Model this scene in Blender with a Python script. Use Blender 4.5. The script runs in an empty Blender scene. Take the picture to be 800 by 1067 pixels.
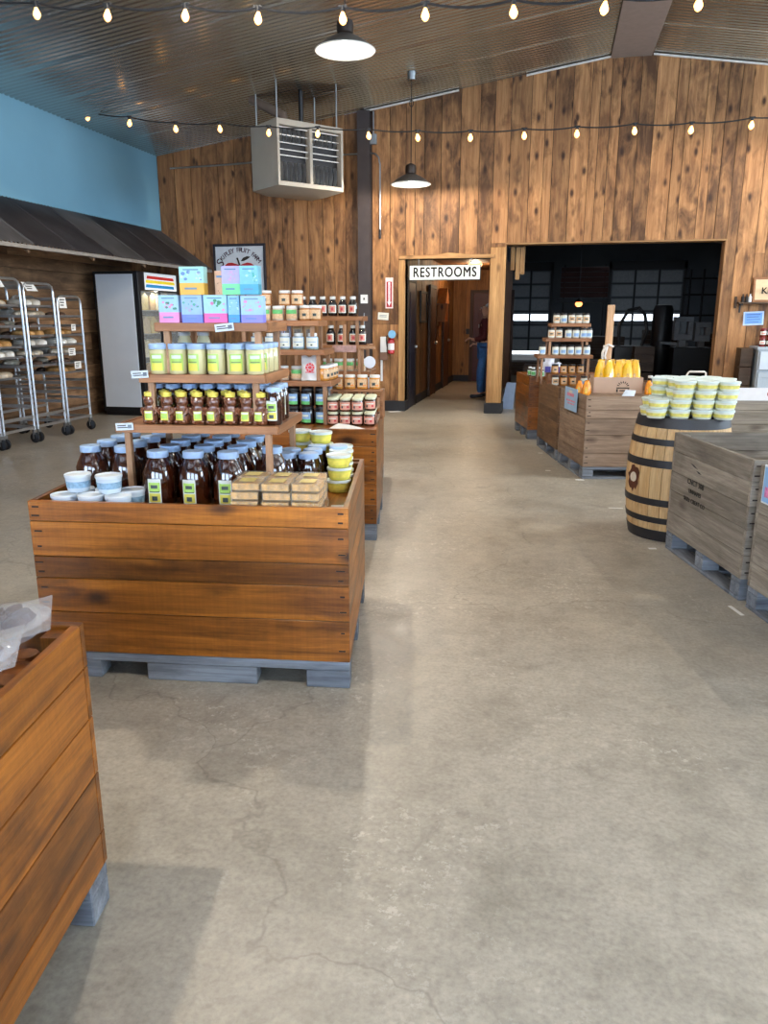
import bpy, bmesh, math, random
from mathutils import Vector, Matrix
random.seed(7)
S = bpy.context.scene
COL = S.collection
R = math.radians

# ------------------------------------------------------------------ helpers
def hexc(h):
    h = h.lstrip('#')
    o = []
    for i in (0, 2, 4):
        c = int(h[i:i+2], 16) / 255
        o.append(c / 12.92 if c <= .04045 else ((c + .055) / 1.055) ** 2.4)
    return (o[0], o[1], o[2], 1)

class MB:
    """collects shapes, builds ONE mesh object"""
    def __init__(s):
        s.v = []; s.f = []; s.m = []; s.t = []; s.mi = 0; s.tint = (1, 0, 0)
    def add(s, vs, fs, M=None):
        o = len(s.v)
        for p in vs:
            p = Vector(p)
            s.v.append(M @ p if M else p)
        for f in fs:
            s.f.append([i + o for i in f]); s.m.append(s.mi); s.t.append(s.tint)
        return s
    def box(s, x0, x1, y0, y1, z0, z1, M=None):
        vs = [(x0,y0,z0),(x1,y0,z0),(x1,y1,z0),(x0,y1,z0),(x0,y0,z1),(x1,y0,z1),(x1,y1,z1),(x0,y1,z1)]
        return s.hexa(vs, M)
    def hexa(s, vs, M=None):
        return s.add(vs, [(3,2,1,0),(4,5,6,7),(0,1,5,4),(1,2,6,5),(2,3,7,6),(3,0,4,7)], M)
    def lathe(s, prof, n=20, c=(0,0,0), M=None, a0=0, a1=2*math.pi, sx=1, sy=1):
        full = abs(a1 - a0 - 2*math.pi) < 1e-6
        k = n if full else n + 1
        vs = []
        for r, z in prof:
            for i in range(k):
                a = a0 + (a1 - a0) * i / n
                vs.append((c[0] + sx*r*math.cos(a), c[1] + sy*r*math.sin(a), c[2] + z))
        fs = []
        for j in range(len(prof) - 1):
            for i in range(n):
                i2 = (i + 1) % k
                fs.append((j*k+i, j*k+i2, (j+1)*k+i2, (j+1)*k+i))
        if full:
            if prof[0][0] > 1e-5: fs.append(tuple(reversed(range(k))))
            if prof[-1][0] > 1e-5: fs.append(tuple((len(prof)-1)*k + i for i in range(k)))
        return s.add(vs, fs, M)
    def cyl(s, r, z0, z1, n=16, c=(0,0,0), M=None):
        return s.lathe([(r, z0), (r, z1)], n, c, M)
    def tube(s, pts, r, n=8, closed=False):
        pts = [Vector(p) for p in pts]; L = len(pts); vs = []
        up = None
        for i, p in enumerate(pts):
            a = pts[(i-1) % L] if (closed or i > 0) else p
            b = pts[(i+1) % L] if (closed or i < L-1) else p
            d = (b - a).normalized()
            if up is None:
                up = Vector((0,0,1)) if abs(d.z) < .9 else Vector((1,0,0))
            sx = d.cross(up).normalized(); up2 = sx.cross(d).normalized(); up = up2
            rr = r[i] if isinstance(r, (list, tuple)) else r
            for k in range(n):
                an = 2*math.pi*k/n
                vs.append(p + sx*rr*math.cos(an) + up2*rr*math.sin(an))
        fs = []
        for i in range(L if closed else L-1):
            j = (i+1) % L
            for k in range(n):
                k2 = (k+1) % n
                fs.append((i*n+k, i*n+k2, j*n+k2, j*n+k))
        if not closed:
            fs.append(tuple(reversed(range(n)))); fs.append(tuple((L-1)*n + k for k in range(n)))
        return s.add(vs, fs)
    def prism(s, poly, y0, y1, M=None):
        """polygon in xz extruded along y"""
        n = len(poly)
        vs = [(x, y0, z) for x, z in poly] + [(x, y1, z) for x, z in poly]
        fs = [tuple(range(n)), tuple(reversed(range(n, 2*n)))]
        for i in range(n):
            j = (i+1) % n
            fs.append((j, i, i+n, j+n))
        return s.add(vs, fs, M)
    def mesh(s, name, mats, smooth=True, bevel=0, ang=35):
        me = bpy.data.meshes.new(name)
        me.from_pydata([tuple(v) for v in s.v], [], s.f)
        if not isinstance(mats, (list, tuple)): mats = [mats]
        for m in mats: me.materials.append(m)
        me.polygons.foreach_set('material_index', s.m)
        at = me.attributes.new('tint', 'FLOAT_VECTOR', 'FACE')
        at.data.foreach_set('vector', [c for t in s.t for c in t])
        bm = bmesh.new(); bm.from_mesh(me)
        bmesh.ops.recalc_face_normals(bm, faces=bm.faces)
        if bevel:
            es = [e for e in bm.edges if len(e.link_faces) == 2 and e.calc_face_angle(0) > R(40)]
            bmesh.ops.bevel(bm, geom=es, offset=bevel, segments=1, affect='EDGES', profile=.5, clamp_overlap=True)
        bm.to_mesh(me); bm.free()
        if smooth:
            me.shade_smooth(); me.set_sharp_from_angle(angle=R(ang))
        return me
    def build(s, name, mats, parent=None, loc=(0,0,0), rz=0, label=None, **kw):
        o = bpy.data.objects.new(name, s.mesh(name, mats, **kw))
        COL.objects.link(o)
        o.location = loc; o.rotation_euler = (0, 0, rz)
        if parent: o.parent = parent
        if label: o['label'] = label
        return o

def tag(o, label, cat, group=None, kind=None):
    o['label'] = label; o['category'] = cat
    if group: o['group'] = group
    if kind: o['kind'] = kind
    return o
def thing(name, label, cat, loc=(0,0,0), rz=0, group=None):
    o = bpy.data.objects.new(name, None); COL.objects.link(o)
    o.empty_display_size = .05
    o.location = loc; o.rotation_euler = (0, 0, rz)
    return tag(o, label, cat, group)
def struct(o):
    o['kind'] = 'structure'; return o
def dup(root, loc, rz=None, label=None, group=None):
    r = root.copy(); COL.objects.link(r); r.location = loc
    if rz is not None: r.rotation_euler = (0, 0, rz)
    if label: r['label'] = label
    if group: r['group'] = group
    for ch in list(root.children):
        c = ch.copy(); COL.objects.link(c); c.parent = r
        for g in list(ch.children):
            d = g.copy(); COL.objects.link(d); d.parent = c
    return r
class Maker:
    """first call moves the prototype, later calls copy it"""
    def __init__(s, root): s.root = root; s.used = False
    def put(s, loc, rz=0, label=None, group=None):
        if not s.used:
            s.used = True; r = s.root; r.location = loc; r.rotation_euler = (0, 0, rz)
            if label: r['label'] = label
            if group: r['group'] = group
            return r
        return dup(s.root, loc, rz, label, group)
ORD = ['first','second','third','fourth','fifth','sixth','seventh','eighth','ninth','tenth','eleventh','twelfth']
def text(name, body, size, mat, parent, loc, rot, ext=.002, align='CENTER', spacing=1.0, bold=0, sx=1):
    cu = bpy.data.curves.new(name, 'FONT'); cu.body = body; cu.size = size
    cu.align_x = align; cu.align_y = 'CENTER'; cu.extrude = ext; cu.space_character = spacing
    t = bpy.data.objects.new(name, cu); COL.objects.link(t)
    bpy.context.view_layer.update()
    me = bpy.data.meshes.new_from_object(t)
    bpy.data.objects.remove(t); bpy.data.curves.remove(cu)
    me.materials.clear(); me.materials.append(mat)
    if sx != 1: me.transform(Matrix.Diagonal((sx, 1, 1, 1)))
    if bold:
        bm = bmesh.new()
        for dx, dz in ((-bold, 0), (bold, 0), (0, bold), (0, -bold)):
            m2 = me.copy(); m2.transform(Matrix.Translation((dx, dz, 0))); bm.from_mesh(m2); bpy.data.meshes.remove(m2)
        bm.to_mesh(me); bm.free()
    o = bpy.data.objects.new(name, me); COL.objects.link(o)
    o.location = loc; o.rotation_euler = rot
    if parent: o.parent = parent
    return o

# ------------------------------------------------------------------ materials
def nodes(name):
    m = bpy.data.materials.new(name); m.use_nodes = True
    nt = m.node_tree; b = nt.nodes['Principled BSDF']
    return m, nt, b
def N(nt, t, **kw):
    n = nt.nodes.new(t)
    for k, v in kw.items():
        if k in n.inputs: n.inputs[k].default_value = v
        else: setattr(n, k, v)
    return n
def ramp(nt, fac, stops):
    r = nt.nodes.new('ShaderNodeValToRGB'); e = r.color_ramp.elements
    while len(e) < len(stops): e.new(.5)
    for i, (p, c) in enumerate(stops):
        e[i].position = p; e[i].color = c if len(c) == 4 else (*c, 1)
    nt.links.new(fac, r.inputs[0]); return r
def mixc(nt, fac, a, b, mode='MIX'):
    m = nt.nodes.new('ShaderNodeMix'); m.data_type = 'RGBA'; m.blend_type = mode
    for s, v in ((0, fac), (6, a), (7, b)):
        if hasattr(v, 'is_linked') or hasattr(v, 'links'): nt.links.new(v, m.inputs[s])
        else: m.inputs[s].default_value = v
    return m.outputs[2]
_pm = {}
def pm(name, col, rough=.5, metal=0, var=.12, scale=14, bump=0, coat=0, trans=0, spec=.5, emis=None, alpha=1, ior=1.45):
    if name in _pm: return _pm[name]
    m, nt, b = nodes(name)
    c = hexc(col) if isinstance(col, str) else col
    tc = N(nt, 'ShaderNodeTexCoord')
    nz = N(nt, 'ShaderNodeTexNoise', Scale=scale, Detail=4.0)
    nt.links.new(tc.outputs['Object'], nz.inputs['Vector'])
    lo = tuple(x*(1-var) for x in c[:3]); hi = tuple(min(1, x*(1+var)) for x in c[:3])
    r = ramp(nt, nz.outputs['Fac'], [(.3, lo), (.7, hi)])
    nt.links.new(r.outputs[0], b.inputs['Base Color'])
    b.inputs['Roughness'].default_value = rough; b.inputs['Metallic'].default_value = metal
    b.inputs['Coat Weight'].default_value = coat; b.inputs['Coat Roughness'].default_value = .05
    b.inputs['Transmission Weight'].default_value = trans; b.inputs['IOR'].default_value = ior
    b.inputs['Specular IOR Level'].default_value = spec; b.inputs['Alpha'].default_value = alpha
    if emis:
        b.inputs['Emission Color'].default_value = hexc(emis[0]) if isinstance(emis[0], str) else emis[0]
        b.inputs['Emission Strength'].default_value = emis[1]
    if bump:
        bp = N(nt, 'ShaderNodeBump', Strength=bump, Distance=.01)
        nt.links.new(nz.outputs['Fac'], bp.inputs['Height']); nt.links.new(bp.outputs[0], b.inputs['Normal'])
    _pm[name] = m
    return m
_wd = {}
def wood(name, light, dark, axis, char=.3, charcol='#2a170c', knots=1.0, rough=.6, across=16., spec=.3, coat=0., saw=0., cover=.55):
    """board wood: grain along axis; per-face 'tint' = (brightness, random offset, darkness)"""
    key = name + axis
    if key in _wd: return _wd[key]
    m, nt, b = nodes(key)
    tc = N(nt, 'ShaderNodeTexCoord'); at = N(nt, 'ShaderNodeAttribute', attribute_name='tint')
    sep = N(nt, 'ShaderNodeSeparateXYZ'); nt.links.new(at.outputs['Vector'], sep.inputs[0])
    sc = N(nt, 'ShaderNodeMath', operation='MULTIPLY'); sc.inputs[1].default_value = 37.
    nt.links.new(sep.outputs['Y'], sc.inputs[0])
    off = N(nt, 'ShaderNodeVectorMath', operation='ADD')
    nt.links.new(tc.outputs['Object'], off.inputs[0]); nt.links.new(sc.outputs[0], off.inputs[1])
    def mp(al, ac):
        k = N(nt, 'ShaderNodeMapping'); s = [ac, ac, ac]; s['XYZ'.index(axis)] = al
        k.inputs['Scale'].default_value = s; nt.links.new(off.outputs[0], k.inputs['Vector']); return k.outputs[0]
    g = N(nt, 'ShaderNodeTexNoise', Scale=1.0, Detail=7.0, Roughness=.68, Distortion=.35)
    nt.links.new(mp(1.1, across), g.inputs['Vector'])
    fine = N(nt, 'ShaderNodeTexNoise', Scale=1.0, Detail=3.0, Roughness=.7)
    nt.links.new(mp(4., across*7), fine.inputs['Vector'])
    col = ramp(nt, g.outputs['Fac'], [(.3, hexc(dark)), (.5, mid(light, dark)), (.68, hexc(light))]).outputs[0]
    fr = ramp(nt, fine.outputs['Fac'], [(.35, (.78,.78,.78,1)), (.6, (1.06,1.06,1.06,1))]).outputs[0]
    col = mixc(nt, .8, col, fr, 'MULTIPLY')
    tv = N(nt, 'ShaderNodeCombineXYZ')
    for i in range(3): nt.links.new(sep.outputs['X'], tv.inputs[i])
    col = mixc(nt, 1.0, col, tv.outputs[0], 'MULTIPLY')
    if char:
        bl = N(nt, 'ShaderNodeTexNoise', Scale=1.0, Detail=5.0, Roughness=.62, Distortion=.5)
        nt.links.new(mp(2.2, 6.), bl.inputs['Vector'])
        ad = N(nt, 'ShaderNodeMath', operation='MULTIPLY_ADD'); ad.inputs[1].default_value = .2
        nt.links.new(sep.outputs['Z'], ad.inputs[0]); nt.links.new(bl.outputs['Fac'], ad.inputs[2])
        br = ramp(nt, ad.outputs[0], [(cover, (0,0,0,1)), (cover+.24, (char,char,char,1))]).outputs[0]
        col = mixc(nt, br, col, hexc(charcol))
    if knots:
        vo = N(nt, 'ShaderNodeTexVoronoi', Scale=1.0); vo.inputs['Randomness'].default_value = 1.
        nt.links.new(mp(3.6, 7.5), vo.inputs['Vector'])
        k0 = ramp(nt, vo.outputs['Distance'], [(.1, (knots*.92,)*3 + (1,)), (.3, (0,0,0,1))]).outputs[0]
        sk = N(nt, 'ShaderNodeSeparateXYZ'); nt.links.new(vo.outputs['Color'], sk.inputs[0])
        gt = N(nt, 'ShaderNodeMath', operation='GREATER_THAN'); gt.inputs[1].default_value = .55; nt.links.new(sk.outputs['X'], gt.inputs[0])
        km = N(nt, 'ShaderNodeMath', operation='MULTIPLY'); nt.links.new(k0, km.inputs[0]); nt.links.new(gt.outputs[0], km.inputs[1]); kr = km.outputs[0]
        col = mixc(nt, kr, col, hexc('#2b1408'))
    if saw:
        wv = N(nt, 'ShaderNodeTexNoise', Scale=1.0, Detail=2.0); nt.links.new(mp(90., 2.), wv.inputs['Vector'])
        col = mixc(nt, saw, col, ramp(nt, wv.outputs['Fac'], [(.35,(.6,.6,.6,1)), (.65,(1.15,1.15,1.15,1))]).outputs[0], 'MULTIPLY')
    nt.links.new(col, b.inputs['Base Color'])
    b.inputs['Roughness'].default_value = rough; b.inputs['Specular IOR Level'].default_value = spec
    b.inputs['Coat Weight'].default_value = coat; b.inputs['Coat Roughness'].default_value = .25
    bp = N(nt, 'ShaderNodeBump', Strength=.25, Distance=.006)
    nt.links.new(g.outputs['Fac'], bp.inputs['Height']); nt.links.new(bp.outputs[0], b.inputs['Normal'])
    _wd[key] = m
    return m
def mid(a, b):
    a = hexc(a); b = hexc(b); return tuple((x+y)/2 for x, y in zip(a, b))
def rt(lo=.8, hi=1.15, dk=1.):
    return (random.uniform(lo, hi), random.random(), random.random()*dk)

WALLZ = wood('wall_planks', '#b98757', '#7f5433', 'Z', char=.8, charcol='#38200f', knots=1., across=17., cover=.55)
BARNX = wood('barn_boards', '#7a5f47', '#473627', 'X', char=.6, knots=.6, across=9.)
BARNY = wood('barn_boards', '#aa835f', '#6a4d36', 'Y', char=.6, knots=.6, across=9.)
def binmats(kind):
    a = {'stained': dict(light='#b06a22', dark='#63340c', char=.75, charcol='#2a1206', knots=1., rough=.36, coat=.25, saw=.2),
         'brown':   dict(light='#8d6a4a', dark='#5e432c', char=.5, knots=.5, rough=.6),
         'grey':    dict(light='#a39788', dark='#71675a', char=.5, knots=.5, rough=.8, charcol='#4a4138'),
         'tan':     dict(light='#a98f78', dark='#7a6350', char=.4, knots=.6, rough=.7, charcol='#54392a')}[kind]
    return {ax: wood('bin_' + kind, axis=ax, across=22., **a) for ax in 'XYZ'}
PALG = {ax: wood('weathered_pallet', '#8f949b', '#5d6168', ax, char=.5, charcol='#33343a', knots=.4, rough=.85) for ax in 'XYZ'}
SHELFX = wood('shelf_wood', '#b27c52', '#83522f', 'X', char=.3, knots=.7, rough=.5)
SHELFY = wood('shelf_wood', '#b27c52', '#83522f', 'Y', char=.3, knots=.7, rough=.5)
SHELFZ = wood('shelf_wood', '#b58a66', '#8a5f3e', 'Z', char=.2, knots=.5, rough=.5)
BLACK = pm('black_paint', '#17161a', .5)
BASEB = pm('black_base', '#1e1d20', .6)
WHITE = pm('white_card', '#e9ecef', .6, var=.03)
PAPER = pm('paper', '#f0f0ee', .8, var=.04)
BLUEP = pm('blue_wall_paint', '#6897b0', .75, var=.03, scale=2)
GALV = pm('galvanised', '#9a9fa3', .35, metal=.9, var=.1, scale=9)
STEEL = pm('aluminium', '#c3c7cc', .32, metal=.9, var=.06)
DKMET = pm('dark_metal', '#2b2826', .5, metal=.3)
ENAM = pm('white_enamel', '#eef4f6', .3, var=.02)
BULBW = pm('warm_filament_glass', '#ffe2b0', .3, emis=('#ffb45c', 5.))
BULBC = pm('lamp_bulb_glass', '#ffffff', .3, emis=('#eef6ff', 22.))
RUBBER = pm('black_rubber', '#15161a', .6)
BLUELID = pm('pale_blue_lid', '#a9c4e6', .4, var=.04)
WHITELID = pm('white_lid', '#e4e6e6', .4, var=.03)
CREAMLID = pm('cream_lid', '#dfe3c4', .45, var=.05)
YELCAP = pm('yellow_cap', '#ead860', .4, var=.05)
BLACKLID = pm('black_lid', '#141315', .35)

# ------------------------------------------------------------------ setting
YB = 12.15; XL = -6.30; RX = .85; RZ = 4.98; SL = .147
YF = -4.5; XR = 8.0; YW = 33.0
def roof(x): return RZ - SL*abs(x - RX)

def floor():
    b = MB(); b.box(-7.2, 14, YF-.2, YW+2.5, -.12, 0)
    m, nt, bs = nodes('polished_concrete')
    tc = N(nt, 'ShaderNodeTexCoord')
    def nz(sc, d=6., r=.6, dist=0.):
        n = N(nt, 'ShaderNodeTexNoise', Scale=sc, Detail=d, Roughness=r, Distortion=dist)
        nt.links.new(tc.outputs['Object'], n.inputs['Vector']); return n.outputs['Fac']
    big = nz(.55, 5., .6, .5); md = nz(3.2, 8., .7, .4); sp = nz(60., 3., .6); gr = nz(14., 6., .7)
    c = ramp(nt, big, [(.3, hexc('#989184')), (.7, hexc('#b9b2a5'))]).outputs[0]
    c = mixc(nt, .9, c, ramp(nt, md, [(.3, (.74,.73,.71,1)), (.52, (1,1,1,1)), (.75, (1.12,1.11,1.08,1))]).outputs[0], 'MULTIPLY')
    c = mixc(nt, .7, c, ramp(nt, gr, [(.33, (.8,.79,.78,1)), (.6, (1.05,1.05,1.05,1))]).outputs[0], 'MULTIPLY')
    c = mixc(nt, .55, c, ramp(nt, sp, [(.3, (.7,.7,.7,1)), (.5, (1,1,1,1)), (.72, (1.25,1.25,1.22,1))]).outputs[0], 'MULTIPLY')
    wp = nz(26., 4., .75); pm_ = nz(1.1, 4., .6, .6)
    ml = N(nt, 'ShaderNodeMath', operation='MULTIPLY'); nt.links.new(ramp(nt, wp, [(.56, (0,0,0,1)), (.62, (1,1,1,1))]).outputs[0], ml.inputs[0]); nt.links.new(ramp(nt, pm_, [(.5, (.05,.05,.05,1)), (.62, (.6,.6,.6,1))]).outputs[0], ml.inputs[1])
    c = mixc(nt, ml.outputs[0], c, hexc('#d8d3c8'))
    dk = nz(5., 5., .7, 1.); c = mixc(nt, ramp(nt, dk, [(.58, (0,0,0,1)), (.72, (.4,.4,.4,1))]).outputs[0], c, hexc('#6d6558'))
    # hairline cracks
    vo = N(nt, 'ShaderNodeTexVoronoi', Scale=.42, feature='DISTANCE_TO_EDGE')
    dv = N(nt, 'ShaderNodeVectorMath', operation='ADD')
    nn = N(nt, 'ShaderNodeTexNoise', Scale=1.7, Detail=5.0)
    nt.links.new(tc.outputs['Object'], nn.inputs['Vector'])
    nt.links.new(tc.outputs['Object'], dv.inputs[0]); nt.links.new(nn.outputs['Color'], dv.inputs[1])
    nt.links.new(dv.outputs[0], vo.inputs['Vector'])
    cr = ramp(nt, vo.outputs['Distance'], [(0., (.3,.3,.3,1)), (.004, (0,0,0,1))]).outputs[0]
    c = mixc(nt, cr, c, hexc('#4a4238'))
    nt.links.new(c, bs.inputs['Base Color'])
    rr = ramp(nt, md, [(.3, (.3,.3,.3,1)), (.7, (.5,.5,.5,1))]).outputs[0]
    nt.links.new(rr, bs.inputs['Roughness']); bs.inputs['Specular IOR Level'].default_value = .45
    bp = N(nt, 'ShaderNodeBump', Strength=.12, Distance=.004)
    nt.links.new(gr, bp.inputs['Height']); nt.links.new(bp.outputs[0], bs.inputs['Normal'])
    struct(b.build('floor', m, smooth=False))
floor()

def ceiling():
    metal = pm('ceiling_sheet_metal', '#b3b1ac', .24, metal=.95, var=.1, scale=1.2)
    for side, (xa, xb) in (('left', (XL-.02, RX)), ('right', (RX, XR+.02))):
        b = MB(); vs = []; pitch = .088; n = int((YB-YF)/pitch)
        prof = []
        for i in range(n+1):
            y = YF + i*pitch
            big = (i % 11 == 0)
            hgt = .017 if not big else .03; prof += [(y, 0), (y+.024, 0), (y+.04, hgt), (y+.06, hgt), (y+.076, 0)]
        prof = [p for p in prof if p[0] <= YB] + [(YB, 0)]
        k = len(prof)
        za, zb = roof(xa), roof(xb)
        for x, z in ((xa, za), (xb, zb)):
            vs += [(x, y, z + d) for y, d in prof]
        fs = [(i, i+1, k+i+1, k+i) for i in range(k-1)]
        b.add(vs, fs)
        b.add([(xa,YF,za+.1),(xb,YF,zb+.1),(xb,YB,zb+.1),(xa,YB,za+.1)], [(0,1,2,3)])
        struct(b.build('ceiling_'+side if side == 'right' else 'ceiling', metal, ang=20))
    # ridge cap
    b = MB(); b.prism([(RX-.27, RZ-.045), (RX, RZ-.02), (RX+.27, RZ-.045), (RX+.27, RZ-.075), (RX-.27, RZ-.075)], YF, YB)
    struct(b.build('trim_1', pm('ridge_flashing', '#8f8078', .6, var=.06), smooth=False))
    # rake trim, thin white strip where roof meets the back wall
    for i, (x0, x1) in enumerate(((-2.9, -1.5), (-.55, .58), (1.14, 3.2))):
        b = MB(); z0, z1 = roof(x0)-.012, roof(x1)-.012
        b.hexa([(x0,YB-.045,z0-.022),(x1,YB-.045,z1-.022),(x1,YB-.02,z1-.022),(x0,YB-.02,z0-.022),
                (x0,YB-.045,z0),(x1,YB-.045,z1),(x1,YB-.02,z1),(x0,YB-.02,z0)])
        struct(b.build('trim_%d' % (i+2), pm('white_trim', '#e8e4dc', .5), smooth=False))
ceiling()

RES = (-2.27, -.97, 2.315); OPN = (-.74, 2.31, 2.525)
def back_wall():
    # solid core with the two openings
    core = MB()
    def col(x0, x1, z0, y0=YB+.012, y1=YB+.2):
        core.hexa([(x0,y0,z0),(x1,y0,z0),(x1,y1,z0),(x0,y1,z0),(x0,y0,roof(x0)),(x1,y0,roof(x1)),(x1,y1,roof(x1)),(x0,y1,roof(x0))])
    col(-6.95, RES[0], 0); col(RES[0], RES[1], RES[2]); col(RES[1], OPN[0], 0); col(OPN[0], RX, OPN[2]); col(RX, OPN[1], OPN[2]); col(OPN[1], XR+.2, 0)
    core.mi = 1
    def planks(x0, x1, z0, ws, seam=None, lo=.85, hi=1.2):
        x = x0
        while x < x1 - 1e-4:
            w = random.choice(ws); xe = min(x + w, x1)
            if x1 - xe < .07: xe = x1
            cuts = [z0]
            if seam and z0 < seam - .1 and random.random() < .75: cuts.append(seam + random.choice((0, 0, .1, -.08)))
            segs = cuts + [None]
            for a, c in zip(segs[:-1], segs[1:]):
                core.tint = rt(lo, hi)
                d = random.uniform(0, .012); g = .0035
                ta = roof(x+g)-.002 if c is None else c - .004; tb = roof(xe-g)-.002 if c is None else c - .004
                y0 = YB - d
                core.hexa([(x+g,y0,a),(xe-g,y0,a),(xe-g,YB+.015,a),(x+g,YB+.015,a),(x+g,y0,ta),(xe-g,y0,tb),(xe-g,YB+.015,tb),(x+g,YB+.015,ta)])
            x = xe
    big = (.2, .24, .28, .3); var = (.12, .14, .17, .2, .25, .28)
    planks(-6.95, -2.985, 0, (.18, .24, .28), None, .6, .95)
    planks(-2.79, RES[0], 0, (.28,), 1.35, .95, 1.2)
    planks(RES[0], RES[1], RES[2], var, None, .7, 1.05)
    planks(RES[1], OPN[0], 0, (.3,), OPN[2], .95, 1.15)
    planks(OPN[0], OPN[1], OPN[2], var, None, .72, 1.2)
    planks(OPN[1], 4.6, 0, var, OPN[2]-.2, .72, 1.2)
    planks(4.6, XR+.2, 0, big, None, .9, 1.2)
    struct(core.build('wall_back', [pm('wall_core', '#23180f', .9), WALLZ], smooth=False))
    # jambs / headers
    jm = wood('jamb_wood', '#c99c66', '#94673c', 'Z', char=.3, knots=.6)
    b = MB()
    b.tint = (1.05, .3, 0); b.box(RES[1]-.0, OPN[0]+.0, YB-.045, YB+.22, .16, OPN[2]-.06)
    b.tint = (1.0, .6, .1); b.box(RES[0]-.10, RES[0]+.0, YB-.04, YB+.22, .16, RES[2])
    struct(b.build('trim_5', jm, bevel=.006))
    b = MB(); b.tint = (1., .8, 0)
    b.prism([(-2.36,RES[2]),(-.9,RES[2]),(-.9,RES[2]+.05),(-1.3,RES[2]+.055),(-1.6,RES[2]+.085),(-1.75,RES[2]+.06),(-2.36,RES[2]+.05)], YB-.07, YB-.012)
    struct(b.build('trim_6', wood('header_wood', '#c49a66', '#8a5f38', 'X', char=.2, knots=.5), bevel=.006))
    b = MB(); b.tint = (.8, .2, 0); b.box(OPN[0]-.02, OPN[1]+.02, YB-.02, YB+.22, OPN[2]-.025, OPN[2])
    struct(b.build('trim_7', wood('header_wood', '#c49a66', '#8a5f38', 'X', char=.2, knots=.5), bevel=.004))
    b = MB(); b.tint = (.8, .5, .3); b.box(OPN[1]-.012, OPN[1]+.02, YB-.014, YB+.22, .0, OPN[2]-.025)
    struct(b.build('trim_10', WALLZ, bevel=.004))
    for i, (x0, x1) in enumerate(((-2.68, RES[0]+.02), (RES[1]-.03, OPN[0]+.02))):
        b = MB(); b.box(x0, x1, YB-.07, YB+.25, 0, .16)
        struct(b.build('baseboard_back' if i == 0 else 'baseboard_back_post', BASEB, bevel=.006))
    b = MB(); b.box(-6.8, -2.68, YB-.03, YB-.013, 0, .12); struct(b.build('baseboard_back_left', BASEB, smooth=False))
    # dark steel column standing against the wall
    b = MB()
    b.box(-2.985, -2.795, YB-.13, YB-.115, 0, roof(-2.9)-.03); b.box(-2.985, -2.795, YB-.025, YB-.01, 0, roof(-2.9)-.03)
    b.box(-2.897, -2.883, YB-.115, YB-.025, 0, roof(-2.9)-.03)
    struct(b.build('trim_8', pm('dark_column_paint', '#3c3230', .55, var=.15, scale=6), smooth=False))
back_wall()

def left_wall():
    b = MB(); b.box(XL-.6, XL, YF, YB, 2.72, roof(XL)+.02)
    struct(b.build('wall_left', BLUEP, smooth=False))
    b = MB(); z = 0.
    b.tint = (1,0,0)
    xs = -6.88
    while z < 2.72:
        h = random.choice((.16, .19, .22, .25)); z1 = min(z+h, 2.72)
        y = YF
        while y < YB:
            L = random.choice((2.2, 3.1, 3.8)); y1 = min(y+L, YB)
            b.tint = rt(.75, 1.2); b.box(xs-.03, xs + random.uniform(0, .012), y+.002, y1-.002, z+.003, z1-.003)
            y = y1
        z = z1
    struct(b.build('wall_left_lower', BARNY, smooth=False))
    # lean-to awning of dark corrugated sheets
    t = thing('shed_awning', 'long lean-to awning of dark corrugated metal sheets under the blue wall', 'awning', (XL, 0, 2.2))
    cols = []
    y = -2.5; i = 0
    met = pm('rusted_sheet_metal', '#504d50', .38, metal=.7, var=.35, scale=2.2)
    met2 = pm('rusted_sheet_metal_pale', '#716f70', .38, metal=.7, var=.3, scale=2.5)
    x0, z0, x1, z1 = .0, .61, .86, .005
    while y < YB - .05:
        L = min(.78, YB - .03 - y)
        s = MB(); n = int(L/.0325); pr = []
        for k in range(n+1):
            pr.append((y + L*k/n, .011*math.cos(k*math.pi/1.0)))
        m = len(pr)
        vs = [(x0, yy, z0 + d) for yy, d in pr] + [(x1, yy, z1 + d) for yy, d in pr]
        vs += [(x0, yy, z0 + d - .004) for yy, d in pr] + [(x1, yy, z1 + d - .004) for yy, d in pr]
        fs = [(k, k+1, m+k+1, m+k) for k in range(m-1)] + [(2*m+k, 3*m+k, 3*m+k+1, 2*m+k+1) for k in range(m-1)]
        fs += [(m+k, m+k+1, 3*m+k+1, 3*m+k) for k in range(m-1)]
        s.add(vs, fs); s.build('metal_sheet', met if i % 3 else met2, t, ang=60)
        y += L; i += 1
    e = MB(); e.box(x1-.02, x1+.008, -2.5, YB-.05, z1-.05, z1-.012); e.build('edge_flashing', pm('edge_flashing', '#8b8884', .5, metal=.4), t, smooth=False)
    fr = MB()
    for yy in [v*1.22 - 2.2 for v in range(12)]:
        fr.hexa([(x0+.01,yy,z0-.10),(x1-.03,yy,z1-.09),(x1-.03,yy+.04,z1-.09),(x0+.01,yy+.04,z0-.10),(x0+.01,yy,z0-.02),(x1-.03,yy,z1-.02),(x1-.03,yy+.04,z1-.02),(x0+.01,yy+.04,z0-.02)])
    fr.build('rafter_frame', BARNX, t, smooth=False)
left_wall()

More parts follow.
